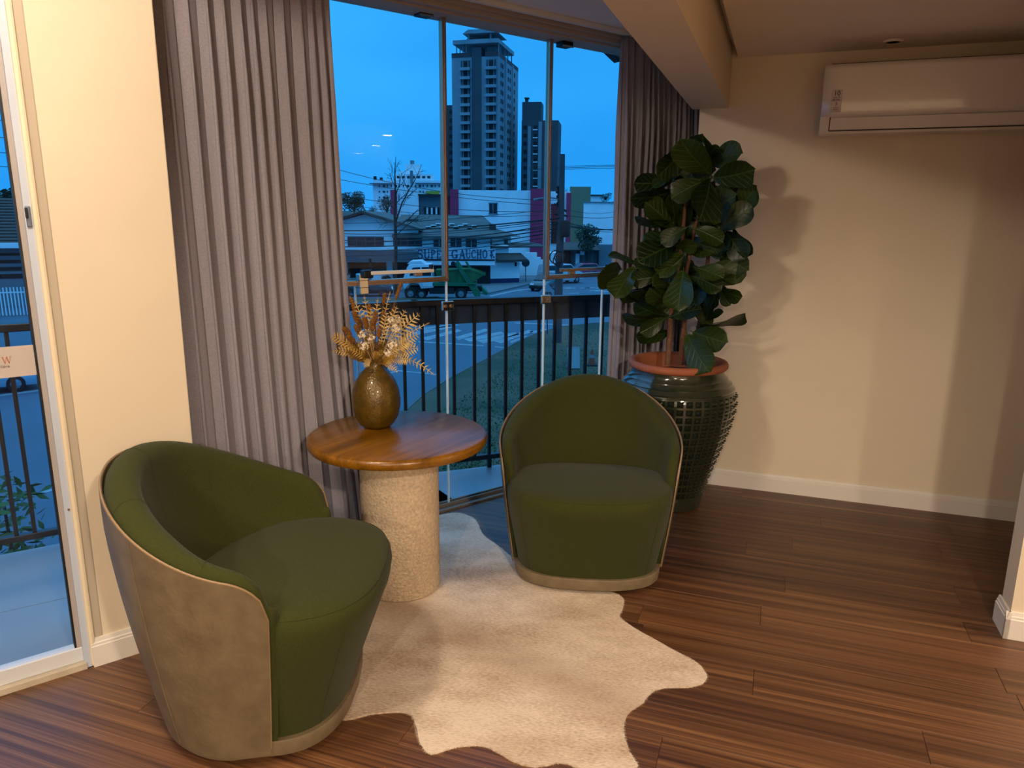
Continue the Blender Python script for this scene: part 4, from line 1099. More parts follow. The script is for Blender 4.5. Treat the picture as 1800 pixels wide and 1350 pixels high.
# roof terrace
zp = f(835, 92)[1]
MB().box(ax0, x1b+.3, -.1, .3, topz, zp).box(x2a-.3, 0, -.1, .3, topz, zp).box(-.3, 0, .3, wS, topz, zp).obj('parapet', M_TOWERR, tw.t)
zs0, zs1 = f(835, 83)[1], f(835, 72)[1]
MB().box(f(829, 90)[0], f(846, 90)[0], 0, 4, topz, zs0).box(f(855, 90)[0], f(870, 90)[0], .5, 5, topz, zs0).obj('stair_shaft', M_TOWERD, tw.t)
zsl = f(835, 78)[1]
MB().box(f(798, 75)[0], .4, -1.2, 18.5, zsl, zs1+.2).obj('roof_slab', M_TOWER, tw.t)
cme = MB().box(-.14, .14, -.14, .14, topz, zsl).mesh('column', M_TOWER)
for px in (802, 808, 813, 819, 876):
    link('column', cme, tw.t, Matrix.Translation((f(px, 90)[0], .4, 0)))
for yy in (4, 9, 13, 18): link('column', cme, tw.t, Matrix.Translation((-.3, yy, 0)))
zt0, zt1 = f(840, 65)[1], f(840, 52)[1]
MB().box(f(818, 60)[0], f(866, 60)[0], 1.5, 8.5, zs1, zt0).obj('penthouse', M_TOWERD, tw.t)
cme = MB().box(-.25, .25, -.25, .25, zs1, zt1-.6).mesh('column', M_TOWER)
for px, yy in ((822, 1), (861, 1), (822, 9), (861, 9)): link('column', cme, tw.t, Matrix.Translation((f(px, 60)[0], yy, 0)))
MB().prism([(f(814, 56)[0], zt1-1.1), (f(876, 56)[0], zt1-1.1), (f(867, 53)[0], zt1), (f(823, 53)[0], zt1)], -.5, 10.5).obj('top_slab', M_TOWER, tw.t)
# --- lower blocks
for nm, lab, px0, px1, py, Y, cols, cap in (('apartment_block', 'lower dark apartment block joined to the right of the tall tower', 917, 979, 212, 250, (920, 938, 959), True), ('apartment_block', 'dark apartment block half hidden behind the left side of the tall tower', 782, 800, 185, 262, (790,), False)):
    b_ = Bld(nm, lab, 'building', px0, Y, R_(-8))
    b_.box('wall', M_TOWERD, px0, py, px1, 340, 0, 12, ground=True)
    if cap:
        b_.box('stair_tower', M_TOWERD, 917, 178, 950, 215, 1.5, 9, yr=0)
        b_.box('water_tank', M_TOWERD, 921, 170, 926, 178, 3, 4.2, yr=0); b_.box('tank_cap', M_TOWERD, 920, 169, 928, 171, 2.6, 4.6, yr=0)
        b_.box('pilaster', M_TOWER, 928, 222, 932, 340, -.35, 0, ground=True, yr=0); b_.box('pilaster', M_TOWER, 947, 214, 951, 340, -.35, 0, ground=True, yr=0)
    for c in cols:
        for i in range(10):
            y = py+9+14.2*i
            if y > 330: break
            o = b_.box('window', M_DARK, c, y, c+6, y+6, -.15, .1, yr=0)
            if cap and c == 938: b_.box('sill', M_WHITEWALL, c-1, y+6.5, c+7, y+8, -.7, .1, yr=0)
# --- white commercial building with magenta pillars
wb = Bld('commercial_building', 'long white building with magenta pillars below the tower', 'building', 870, 105, R_(-3))
wb.box('wall', M_WHITEWALL, 793, 334, 955, 470, 0, 18, ground=True)
wb.box('wall', M_WHITEWALL, 955, 336, 1000, 470, .6, 18, ground=True, yr=0)
wb.box('pillar', M_MAG, 792, 333, 807, 470, -.7, .4, ground=True, yr=0); wb.box('pillar', M_MAG, 933, 332, 955, 470, -.7, .4, ground=True, yr=0); wb.box('pillar', M_MAG, 996, 339, 1001, 470, -.5, .6, ground=True, yr=0)
wi = wb.box('window', M_WIN, 860, 357, 874, 375, -.08, .1, yr=0)
wb.box('window_frame', M_GREYWALL, 859, 356, 875, 358, -.2, .1, wi, yr=0); wb.box('window_frame', M_GREYWALL, 866, 358, 867.4, 375, -.2, .1, wi, yr=0); wb.box('window_frame', M_GREYWALL, 859, 375, 875, 376.5, -.2, .1, wi, yr=0)
wb.box('maroon_bay', M_MAROON, 969, 358, 984, 390, .3, .7, ground=False, yr=0); wb.box('maroon_bay', M_DARK, 969, 390, 984, 428, .35, .7, yr=0); wb.box('wall_strip', M_GREYWALL, 955, 338, 960, 470, .3, .7, ground=True, yr=0)
lb2 = Bld('commercial_building', 'white building with one magenta pillar behind the bare street tree', 'building', 700, 110, R_(2))
lb2.box('wall', M_WHITEWALL, 698, 336, 737, 420, 0, 12, ground=True)
lb2.box('pillar', M_MAG, 687, 334, 699, 420, -.8, .5, ground=True, yr=0)
lb2.box('wall', M_GREYWALL, 736, 343, 776, 420, .8, 12, ground=True, yr=0)
lb2.box('roof_edge', M_TILE2, 735, 341, 792, 344, -.4, 12, yr=0)
for i in range(7): lb2.box('pilaster', M_WHITEWALL if i % 2 else M_DARK, 745+4*i, 364, 748+4*i, 377, .6, .9, yr=0)
lb2.box('wall', M_MAROON, 768, 345, 794, 420, 1.2, 12, ground=True, yr=0)
# --- distant white apartment block
fa = Bld('apartment_block', 'distant white apartment block with many small windows left of the tower', 'building', 700, 210, R_(4))
M_FAR = mat('far_white_render', '#dfe3e6', .9, var=.04, vscale=.2)
fa.box('wall', M_FAR, 655, 316, 776, 380, 0, 14, ground=True)
fa.box('upper_floor', M_FAR, 694, 305, 760, 318, 1, 12, yr=0); fa.box('upper_floor', M_FAR, 700, 300, 735, 306, 2, 11, yr=0); fa.box('stair_tower', M_FAR, 711, 287, 738, 306, 3, 9, yr=0)
fa.box('water_tank', M_GREYWALL, 719, 280, 726, 287, 4, 6, yr=0); fa.box('chimney', M_DARK, 655, 309, 660, 316, 2, 3.5, yr=0); fa.box('chimney', M_DARK, 666, 311, 671, 317, 2, 3.5, yr=0)
fa.box('cornice', M_AWN, 650, 322, 690, 324, -1.2, 1, yr=0); fa.box('cornice', M_AWN, 730, 321.5, 776, 323, -1.2, 1, yr=0); fa.box('yellow_panel', M_YEL, 749, 336, 772, 342, -1.0, .3, yr=0)
for py, hs in ((327, 4), (337, 3), (347, 3)):
    for x in range(666, 776, 7):
        w_ = 4.2 if (x//7) % 3 == 0 else 2
        fa.box('window', M_WIN, x, py-hs/2, x+w_, py+hs/2, -.12, .1, yr=0)
for x in range(697, 758, 9): fa.box('window', M_WIN, x, 309, x+5, 313, .85, 1.1, yr=0)
fa.box('shaft', M_GREYWALL, 721, 300, 726, 322, -.6, 1.1, yr=0)

# --- shop with the gable
sh = Bld('shop_building', 'white corner shop with grey roofs and a long painted sign board', 'building', 735, 71, R_(3))
g = lambda px, py, y=0: sh.xz(px, py, y)
gl = [g(540, 402), g(598, 391), g(640, 376), g(735, 403)]
pk = [(g(540, 400)[0], 0), (g(735, 400)[0], 0), (g(735, 404)[0], g(735, 404)[1]), (g(640, 377)[0], g(640, 377)[1]), (g(540, 404)[0], g(540, 404)[1])]
MB().prism(pk, 0, 15).obj('gable_wall', M_WHITEWALL, sh.t)
def roof(name, a, b, y0, y1, t=.22, m=M_ROOF):
    (xa, za), (xb, zb) = a, b
    MB().prism([(xa, za), (xb, zb), (xb, zb+t), (xa, za+t)], y0, y1).obj(name, m, sh.t)
roof('roof_slope', g(534, 407), g(640, 375), -.9, 15.5, m=M_TILE2); roof('roof_slope', g(640, 375), g(742, 406), -.9, 15.5, m=M_ROOF)
# long right wing, its roof slopes towards the street
zr, ze = g(760, 381, 9)[1], g(760, 414)[1]
xl, xr = g(690, 400)[0], g(875, 400)[0]; xr2 = g(888, 400)[0]
MB().box(g(735, 400)[0], g(862, 400)[0], 0, 10, 0, ze).obj('wing_wall', M_WHITEWALL, sh.t)
rf = MB().add([(xl, -.9, ze-.2), (xr2, -.9, ze-.25), (g(850, 400)[0], 9, zr), (xl, 9, zr), (xl, -.9, ze), (xr2, -.9, ze-.05), (g(850, 400)[0], 9, zr+.2), (xl, 9, zr+.2), (xr2-3, 12, ze+1), (xl, 12, ze+1)],
     [(0, 1, 2, 3), (4, 5, 6, 7), (0, 1, 5, 4), (5, 8, 6), (6, 8, 9, 7), (0, 3, 7, 4), (1, 2, 8)])
ro = rf.obj('wing_roof', M_ROOF, sh.t)
nrm_ = Vector((0, 9.9, zr-ze)).normalized()
for i in range(11):   # loose bright skylight sheets
    k = .30+.08*(i % 3); x = xl+(xr-xl)*(.30+.045*i)
    y = -.9+9.9*k; z = ze+(zr-ze)*k+.22
    MB().box(x, x+.5, y, y+.9, z, z+.08).obj('skylight_sheet', M_WHITEWALL, sh.t)
sh.box('chimney', M_TILE2, 861, 394, 873, 410, 2, 3.4, yr=0)
for x0, x1 in ((541, 598), (611, 675), (691, 742)): 
    wi = sh.box('window', M_WIN, x0, 416, x1, 433, -.08, .1, yr=0)
    n_ = 4
    for q in range(1, n_): sh.box('mullion', M_GREYWALL, x0+(x1-x0)*q/n_-.5, 416, x0+(x1-x0)*q/n_+.5, 433, -.14, .1, wi, yr=0)
for x0, x1 in ((762, 782), (792, 811), (819, 838)):
    wi = sh.box('window', M_WIN, x0, 418, x1, 434, -.08, .1, yr=0)
    sh.box('window_frame', M_WHITEWALL, x0-1.5, 416.5, x1+1.5, 418, -.2, .1, wi, yr=0); sh.box('window_frame', M_WHITEWALL, x0+(x1-x0)/2-.5, 418, x0+(x1-x0)/2+.5, 434, -.2, .1, wi, yr=0)
sh.box('fascia', M_WHITEWALL, 540, 434, 733, 441, -.35, .1, yr=0)
sh.box('awning', M_AWN, 540, 441, 733, 455, -3.0, .2, yr=-3)
for x0, x1 in ((541, 583), (611, 680), (690, 730)): sh.box('garage_opening', M_DARK, x0, 461, x1, 497, -.06, .1, ground=True, yr=0)
sh.box('post', M_DARK, 648, 455, 654, 500, -2.8, -2.5, ground=True, yr=-2.8); sh.box('post', M_GREYWALL, 587, 455, 592, 500, -2.8, -2.5, ground=True, yr=-2.8)
sh.box('lower_fascia', M_WHITEWALL, 728, 458, 870, 466, -1.2, .2, yr=-1.2); sh.box('gutter', M_DARK, 728, 456, 870, 458, -1.3, .2, yr=-1.3)
sh.box('shop_opening', M_DARK, 735, 467, 862, 500, -.06, .1, ground=True, yr=0)
sg = sh.box('sign_board', mat('sign_white', '#aab6bf', .8, var=.05, vscale=2), 731, 437, 871, 456, -1.35, -1.2, yr=-1.35)
M_SIGN = mat('sign_blue_letters', '#23415a', .8)
SFONT = []
def sign_letter(ch, xa, xb):
    (a0, z0), (a1, z1) = g(xa, 454.5, -1.36), g(xb, 438.5, -1.36)
    wd, h = a1-a0, z1-z0; m = MB(); tk, tn = .17*wd+.06, .08*h
    def bx(x0, x1, y0, y1): m.box(a0+x0*wd, a0+x1*wd, -1.40, -1.35, z0+y0*h, z0+y1*h)
    def arc(cx, cy, rx, ry, A, Bq, n=10, w0=.09, w1=.2):
        for q in range(n):
            t0, t1 = R_(A+(Bq-A)*q/n), R_(A+(Bq-A)*(q+1)/n)
            ww = lambda t: w0+(w1-w0)*abs(math.cos(t))
            P = []
            for t_, s_ in ((t0, 1), (t1, 1), (t1, -1), (t0, -1)):
                P.append((a0+(cx+(rx+s_*ww(t_)/2)*math.cos(t_))*wd, z0+(cy+(ry+s_*ww(t_)*.45)*math.sin(t_))*h))
            m.prism(P, -1.40, -1.35)
    st = .2
    def stem_(x, w_=st, y0=0, y1=1, ser=True):
        bx(x-w_/2, x+w_/2, y0, y1)
        if ser:
            if y0 == 0: bx(x-w_/2-.1, x+w_/2+.1, 0, .07)
            if y1 == 1: bx(x-w_/2-.1, x+w_/2+.1, .93, 1)
    if ch == 'S': arc(.5, .74, .34, .22, 20, 270); arc(.5, .27, .36, .24, 90, -160); bx(.80, .90, .68, .95); bx(.08, .18, .05, .32)
    elif ch == 'U': stem_(.2, y0=.25); stem_(.8, .1, y0=.25); arc(.5, .3, .3, .26, 180, 360)
    elif ch == 'P': stem_(.25); arc(.45, .73, .36, .22, -95, 95); bx(.25, .5, .92, 1); bx(.25, .5, .46, .54)
    elif ch == 'E': stem_(.25); bx(.25, .88, 0, .09); bx(.25, .88, .91, 1); bx(.25, .7, .46, .55); bx(.8, .9, 0, .25); bx(.8, .9, .75, 1); bx(.64, .72, .38, .62)
    elif ch == 'G': arc(.5, .5, .36, .44, 45, 345, 16); bx(.60, .98, .38, .46); bx(.72, .90, .05, .42); bx(.80, .90, .70, .97)
    elif ch == 'A':
        m.prism([(a0+.05*wd, z0), (a0+.17*wd, z0), (a0+.56*wd, z0+h), (a0+.44*wd, z0+h)], -1.40, -1.35); m.prism([(a0+.72*wd, z0), (a0+.95*wd, z0), (a0+.60*wd, z0+h), (a0+.42*wd, z0+h)], -1.40, -1.35); bx(.25, .75, .28, .36); bx(0, .26, 0, .07); bx(.66, 1, 0, .07)
    elif ch == 'C': arc(.52, .5, .36, .44, 45, 315, 16); bx(.80, .90, .68, .95); bx(.80, .90, .05, .3)
    elif ch == 'H': stem_(.22); stem_(.78); bx(.22, .78, .46, .55)
    elif ch == 'O': arc(.5, .5, .36, .44, 0, 360, 20)
    m.obj('letter', M_SIGN, sg)
for ch, xa, xb in (('S', 733, 744), ('U', 745, 756), ('P', 757, 766), ('E', 767, 776), ('G', 793, 805), ('A', 807, 818), ('U', 818.5, 827.5), ('C', 828, 837), ('H', 837.5, 847), ('O', 847.5, 857)):
    sign_letter(ch, xa, xb)
# round horseman-like emblem blots at the end of the board
em = MB()
for x0, y0, x1, y1 in ((862, 440, 866, 446), (861, 446, 867, 451), (866, 438.5, 869, 442), (863, 451, 865, 455), (867, 450, 869.5, 454)):
    (a0, z0), (a1, z1) = g(x0, y1, -1.36), g(x1, y0, -1.36)
    em.lathe([(.5, -.02), (.5, .02), (.3, .03)], 12, M=Matrix.Translation(((a0+a1)/2, -1.36, (z0+z1)/2)) @ Matrix.Rotation(PI/2, 4, 'X') @ Matrix.Diagonal((abs(a1-a0), abs(z1-z0), 1, 1)))
em.obj('emblem', M_SIGN, sg)

# --- white side wall with blue plinth, tiled lean-to
sw = Bld('side_building', 'low white side building with blue plinth and tiled lean-to right of the sign', 'building', 861, 72, R_(22))
sw.box('wall', M_WHITEWALL, 861, 462, 913, 497, 0, 6, ground=True)
sw.box('plinth', M_BLUE, 861, 490, 912, 503, -.10, .1, ground=True, yr=0)
h0 = sw.xz(871, 456)[1]
MB().prism([(-.9, h0-.2), (-.9, h0), (1.0, h0+.55), (1.0, h0+.35)], sw.xz(869, 455)[0], sw.xz(922, 455)[0], 'x').obj('tile_roof', M_TILE2, sw.t)
sw.box('upper_wall', M_WHITEWALL, 872, 432, 902, 447, 1.2, 5, yr=0); sw.box('upper_house', M_WHITEWALL, 884, 418, 918, 434, 3, 8, yr=0)
MB().prism([(2.2, sw.xz(900, 417)[1]), (2.2, sw.xz(900, 416)[1]), (9, sw.xz(900, 405)[1]), (9, sw.xz(900, 406)[1])], sw.xz(868, 420)[0], sw.xz(930, 420)[0], 'x').obj('upper_roof', M_ROOF, sw.t)
MB().prism([(0.8, sw.xz(900, 436)[1]), (0.8, sw.xz(900, 434)[1]), (4, sw.xz(900, 429)[1]), (4, sw.xz(900, 431)[1])], sw.xz(870, 430)[0], sw.xz(968, 430)[0], 'x').obj('middle_roof', M_TILE2, sw.t)
sw.box('window', M_WIN, 906, 421, 912, 430, 2.9, 3.1, yr=0); sw.box('vent', M_DARK, 905, 461, 908, 468, -.05, .1, yr=0)
yw = Bld('yard_wall', 'weathered white yard wall behind the round street sign', 'wall', 926, 82, R_(6))
yw.box('wall', M_WHITEWALL, 912, 452, 950, 490, 0, .4, ground=True); yw.box('wall', M_WHITEWALL, 950, 457, 985, 490, .3, .7, ground=True, yr=0)
yw.box('pier', M_WHITEWALL, 924, 444, 943, 490, -.1, .5, ground=True, yr=0)
# --- khaki block, white hall, fence house, hill
kb = Bld('apartment_block', 'khaki windowless block right of the utility pole', 'building', 1020, 150, R_(-4))
kb.box('wall', M_KHAKI, 1002, 328, 1036, 420, 0, 10, ground=True)
wh = Bld('warehouse', 'pale warehouse wall beside the right curtain', 'building', 1060, 125, R_(-6))
wh.box('wall', M_WHITEWALL, 1026, 356, 1110, 440, 0, 15, ground=True); wh.box('coping', M_GREYWALL, 1026, 354.5, 1110, 357, -.2, 15, yr=0)
fw_ = Bld('house', 'white house with pale roof far away beside the right curtain', 'building', 1055, 200, 0)
fw_.box('wall', M_FAR, 1040, 344, 1058, 352, 0, 8, ground=True); fw_.box('roof', M_TILE2, 1038, 342, 1060, 344.5, -.5, 8, yr=0)
def hill_top(i):
    px = -900+50*i
    top = 345-6*math.sin(i*1.7)-3*math.sin(i*3.1) if px > 990 else 371-3*math.sin(i*.9)-2*math.sin(i*2.3)
    if px < 150: top -= 18
    return px, at_depth(max(-700, min(px, 2200)), top, 300).z
hl = tag(MB().grid(lambda i, j: (at_depth(hill_top(i)[0], 400, 300).x, 300+10*j, ZG + (hill_top(i)[1]-ZG)*math.sin(PI*min(.5, j/8))), 56, 9).obj('hill', mat('far_wooded_hill', '#2f4440', .95, var=.3, vscale=.08), smooth=80), 'low wooded hill on the horizon beside the right curtain', 'hill')
fh = Bld('fence_house', 'low house with dark upright plank wall under the tree at right', 'building', 1020, 88, R_(-4))
fh.box('wall', M_DARK, 990, 441, 1052, 472, .3, 4, ground=True)
for i in range(9): fh.box('plank', mat('weathered_plank_%d' % i, ('#4a4a4c', '#57565a', '#3d3c40')[i % 3], .85), 1004+5*i, 438, 1008.2+5*i, 470, .1, .3, ground=True, yr=.1)
fh.box('doorway', M_WHITEWALL, 1012, 446, 1018, 472, 0, .12, ground=True, yr=0); fh.box('meter_box', M_WHITEWALL, 1020, 440, 1027, 448, -.1, .12, yr=0)
MB().prism([(-1.2, fh.xz(1020, 440)[1]), (-1.2, fh.xz(1020, 438.5)[1]), (4.5, fh.xz(1020, 428)[1]), (4.5, fh.xz(1020, 430)[1])], fh.xz(985, 440)[0], fh.xz(1054, 440)[0], 'x').obj('roof', M_TILE2, fh.t)
fh.box('side_wall', M_WHITEWALL, 955, 444, 992, 468, .5, 3, ground=True, yr=.5); fh.box('side_wall', M_GREYWALL, 1052, 430, 1090, 460, .5, 3, ground=True, yr=.5)
# house seen through the door
dh = Bld('tiled_house', 'low house with brown clay tile roof seen through the glass door', 'house', 30, 52, R_(25))
hz = lambda py, y=0: dh.xz(20, py, y)[1]
dh.box('wall', M_GREYWALL, -200, 440, 130, 570, 0, 8, ground=True); dh.box('gutter', M_WHITEWALL, -200, 428, 130, 435, -1.0, -.7, yr=-.7)
hA, hB = hz(430, -.8), hz(349, 7)
xa, xb = dh.xz(-200, 430)[0], dh.xz(130, 430)[0]
nr = 15
for i in range(nr):
    k0, k1 = i/nr, (i+1)/nr
    y0, y1 = -.8+7.8*k0, -.8+7.8*k1; z0, z1 = hA+(hB-hA)*k0, hA+(hB-hA)*k1
    MB().prism([(y0-.05, z0+.10), (y0-.05, z0), (y1, z1-.05), (y1, z1+.02)], xa, xb, 'x').obj('tile_course', M_TILE2, dh.t)
for i in range(4): dh.box('siding_line', M_DARK, -200, 447+13*i, 130, 448+13*i, -.04, .05, yr=0)
# white palisade fence
pf = Bld('palisade_fence', 'white palisade fence seen through the glass door', 'fence', 25, 47, R_(25))
pme = None
x0_, x1_ = pf.xz(-30, 530)[0], pf.xz(70, 530)[0]; z0_, z1_ = pf.xz(25, 558)[1], pf.xz(25, 505)[1]
pal = MB().box(-.035, .035, -.02, .02, 0, z1_).mesh('pale', M_WHITEWALL)
nn = int((x1_-x0_)/.19)
for i in range(nn): link('pale', pal, pf.t, Matrix.Translation((x0_+.19*i, 0, 0)))
MB().box(x0_, x1_, -.03, .03, z1_-.35, z1_-.28).obj('rail', M_WHITEWALL, pf.t); MB().box(x0_, x1_, -.03, .03, z0_, z0_+.08).obj('rail', M_WHITEWALL, pf.t); MB().box(x0_, x1_, -.1, .1, 0, z0_-.1).obj('footing', M_GREYWALL, pf.t)

# ================================================================== OUTSIDE: trees, pole, wires
M_FOL = mat('dark_foliage', '#1d3424', .9, var=.4, vscale=1.5)
M_FOL2 = mat('brown_foliage', '#3a3322', .9, var=.4, vscale=1.5)
M_TRUNK = mat('grey_bark', '#2b2620', .9)
def tree(label, px, py_c, rx_px, rz_px, Y, m=M_FOL, seed=1, nleaf=1500, group=None):
    rnd = random.Random(seed)
    c = at_depth(px, py_c, Y); s = Y/FPX; rx, rz = rx_px*s, rz_px*s
    t = thing('tree', label, 'tree', (c.x, c.y, ZG))
    cz = c.z-ZG
    st = MB().tube([(0, 0, 0), (.05*rx, 0, cz*.5), (0, 0, cz-rz*.3)], [max(.12, rx*.07), max(.1, rx*.05), rx*.03], 7)
    blobs = []
    for _ in range(16):
        a = rnd.uniform(0, 2*PI); q = rnd.uniform(.2, .75); zz = rnd.uniform(-.55, .6)
        bc = Vector((math.cos(a)*rx*q*(1-abs(zz)*.4), math.sin(a)*rx*q*.8, cz+zz*rz)); blobs.append((bc, rnd.uniform(.28, .45)))
        st.tube([(0, 0, cz-rz*.6), tuple(Vector((0, 0, cz-rz*.4)).lerp(bc, .5)), tuple(bc)], [rx*.03, rx*.02, rx*.008], 4)
    st.obj('trunk', M_TRUNK, t)
    mb = MB()
    for _ in range(nleaf):
        bc, br = rnd.choice(blobs)
        d = Vector((rnd.gauss(0, 1), rnd.gauss(0, 1), rnd.gauss(0, 1))).normalized()*rnd.uniform(.5, 1)**.5
        p = bc+Vector((d.x*rx*br, d.y*rx*br, d.z*rz*br*1.0))
        u_ = Vector((rnd.gauss(0, 1), rnd.gauss(0, 1), rnd.gauss(0, 1))).normalized(); v_ = u_.orthogonal().normalized(); q = rx*rnd.uniform(.045, .085)
        mb.add([p-u_*q, p+v_*q*.6, p+u_*q, p-v_*q*.6], [(0, 1, 2, 3)])
    fo = mb.obj('foliage', m, t); fo['kind'] = 'stuff'
    return t
tree('round dark tree behind the shop gable at the left of the window', 622, 355, 24, 26, 95, seed=2, nleaf=1700)
tree('bushy dark tree left of the magenta pillar', 680, 362, 16, 20, 98, seed=3, nleaf=1000)
tree('brownish small tree between the two dark trees', 655, 372, 10, 12, 97, M_FOL2, seed=4, nleaf=500)
tree('dark low tree over the plank house at right', 1032, 418, 30, 24, 86, seed=5, nleaf=1800)
tree('dark tree low at the left edge of the window', 588, 388, 14, 14, 92, seed=6, nleaf=700)
tree('small dark tree on the skyline right of the utility pole', 995, 338, 7, 9, 140, seed=7, nleaf=300)
tree('far dark tree line seen through the glass door', 5, 345, 40, 14, 110, seed=8, nleaf=1500)
tree('far dark clump of trees by the pale warehouse', 1066, 346, 14, 9, 190, seed=9, nleaf=500)

bt_ = at_depth(695, 505, 62)
bare = thing('bare_tree', 'thin leafless street tree in front of the white shop', 'tree', (bt_.x, bt_.y, ZG))
def lz(px, py): p = at_depth(px, py, 62); return Vector((p.x-bt_.x, 0, p.z-ZG))
MB().tube([(0, 0, 0), lz(695, 480), lz(696, 420), lz(694, 380), lz(695, 340), lz(694, 300), lz(696, 275)], [.17, .16, .14, .11, .08, .045, .015], 8).obj('trunk', M_TRUNK, bare)
rnd = random.Random(4)
def twig(mb, a, b, r, depth):
    mid = a.lerp(b, .5)+Vector((rnd.uniform(-.15, .15), rnd.uniform(-.2, .2), rnd.uniform(-.1, .15)))*(b-a).length*.5
    mb.tube([a, mid, b], [r, r*.8, r*.45], 4, caps=False)
    if depth:
        for k in range(4):
            p = a.lerp(b, rnd.uniform(.3, 1)); d = (b-a)*rnd.uniform(.3, .55); ang = rnd.uniform(-1, 1)
            d = Matrix.Rotation(ang, 3, 'Y') @ d; d.y += rnd.uniform(-.4, .4)*d.length
            twig(mb, p, p+d, r*.5, depth-1)
for x0, y0, x1, y1, r in ((695, 392, 727, 320, .07), (696, 400, 735, 368, .05), (694, 370, 676, 352, .04), (695, 345, 706, 305, .04), (695, 330, 684, 305, .03), (695, 415, 735, 380, .04), (694, 360, 715, 340, .04), (694, 310, 700, 285, .02), (694, 320, 688, 290, .02), (696, 390, 668, 395, .03)):
    mb = MB(); twig(mb, lz(x0, y0), lz(x1, y1), r, 2); mb.obj('branch', M_TRUNK, bare)

pb = at_height(979, 605, ZG); PY = pb.y
pole = thing('utility_pole', 'tall concrete utility pole with transformer and wires beyond the railing', 'pole', (pb.x, pb.y, ZG))
def lp(px, py, dy=0): p = at_depth(px, py, PY+dy); return Vector((p.x-pb.x, p.y-pb.y, p.z-ZG))
M_POLE = mat('pole_concrete', '#3b3f42', .9, var=.15, vscale=2)
MB().tube([(0, 0, 0), lp(982, 500), lp(986, 380), lp(989, 271)], [.24, .21, .17, .12], 12).obj('shaft', M_POLE, pole, smooth=50)
for px, py in ((981, 330), (981, 346), (981, 358), (980, 338)):
    MB().lathe([(.03, -.06), (.09, -.04), (.09, .05), (.04, .09)], 10, c=tuple(lp(px, py))).obj('insulator', M_DARK, pole, smooth=40)
MB().tube([lp(981, 328), lp(981, 362)], .035, 6).obj('bracket', M_DARK, pole)
MB().lathe([(.01, -.42), (.24, -.40), (.26, -.3), (.26, .32), (.2, .4), (.01, .42)], 16, c=tuple(lp(993, 402, -.3))).obj('transformer', M_DARK, pole, smooth=40)
MB().tube([lp(974, 358), lp(996, 372)], .05, 6).tube([lp(974, 376), lp(998, 380)], .05, 6).tube([lp(974, 392), lp(998, 388)], .04, 6).obj('cross_arm', M_DARK, pole)
for px, py, r in ((977, 452, .30), (984, 452, .26), (980, 458, .22)):
    c = lp(px, py, -.35); MB().tube([c+Vector((math.cos(a)*r, 0, math.sin(a)*r*1.1)) for a in [2*PI*i/14 for i in range(15)]], .03, 5).obj('cable_coil', M_DARK, pole)
MB().tube([lp(985, 350), lp(965, 347), lp(948, 349), lp(938, 352)], [.04, .04, .05, .09], 6).obj('street_lamp_arm', M_GREYWALL, pole)
# overhead wires: sagging cables from pole to pole
ORD = ['first', 'second', 'third', 'fourth', 'fifth', 'sixth', 'seventh', 'eighth', 'ninth', 'tenth', 'eleventh', 'twelfth', 'thirteenth', 'fourteenth', 'fifteenth', 'sixteenth']
M_WIRE = mat('wire_black', '#14171a', .7)
WL = [(985, 383, 540, 404, 42, .045), (985, 384, 540, 408, 46, .03), (985, 392, 540, 418, 44, .035), (985, 397, 540, 427, 46, .03), (985, 400, 540, 432, 44, .04), (985, 405, 540, 436, 43, .03), (985, 408, 540, 444, 45, .025), (985, 413, 540, 449, 44, .025),
      (985, 352, 540, 282, 40, .018), (985, 362, 540, 304, 40, .018), (985, 372, 540, 332, 41, .02), (985, 376, 540, 345, 42, .015), (985, 366, 540, 392, 50, .02), (985, 388, 540, 412, 47, .02), (985, 418, 540, 455, 45, .02),
      (985, 388, 1130, 402, 48, .035), (985, 392, 1130, 392, 50, .03), (985, 384, 1130, 398, 46, .02), (985, 396, 1130, 396, 50, .04), (985, 376, 1130, 368, 52, .02), (985, 366, 1130, 354, 52, .015)]
def wire(a, b, r, sag, label):
    d = b-a; pts = [a.lerp(b, i/16)-Vector((0, 0, sag*4*(i/16)*(1-i/16))) for i in range(17)]
    tag(MB().tube(pts, r, 4).obj('overhead_wire', M_WIRE), label, 'wire', 'overhead wires along the street')
for i, (x0, y0, x1, y1, Y1, r) in enumerate(WL):
    a = at_depth(x0, y0, PY-.15); b = at_depth(x1, y1, Y1)
    grp = sorted([q[3] for q in WL if (q[2] < 900) == (x1 < 900)]); k_ = grp.index(y1)
    wire(a, b, r*.7, .25+.12*(i % 3), '%s black cable from the top of those running %s from the utility pole' % (ORD[k_], 'left' if x1 < 900 else 'right'))
for k_, (y0, y1) in zip(('top', 'middle', 'lowest'), ((292, 289), (295, 291), (297, 294))):
    a = at_depth(930, y0+2, 85); b = at_depth(1130, y1, 60)
    tag(MB().tube([a.lerp(b, k/6) for k in range(7)], .022, 4).obj('overhead_wire', M_WIRE), 'hair-thin wire crossing the sky right of the tower, %s of three' % k_, 'wire', 'overhead wires in the right sky')
for k_, (y0, y1) in enumerate(((208, 212), (239, 241), (265, 268), (290, 292))):
    a = at_depth(-160, y0-8, 40); b = at_depth(140, y1+10, 46)
    tag(MB().tube([a.lerp(b, k/6) for k in range(7)], .018, 4).obj('overhead_wire', M_WIRE), 'thin wire crossing the sky seen through the glass door, %s from the top' % ORD[k_], 'wire', 'overhead wires beyond the door')

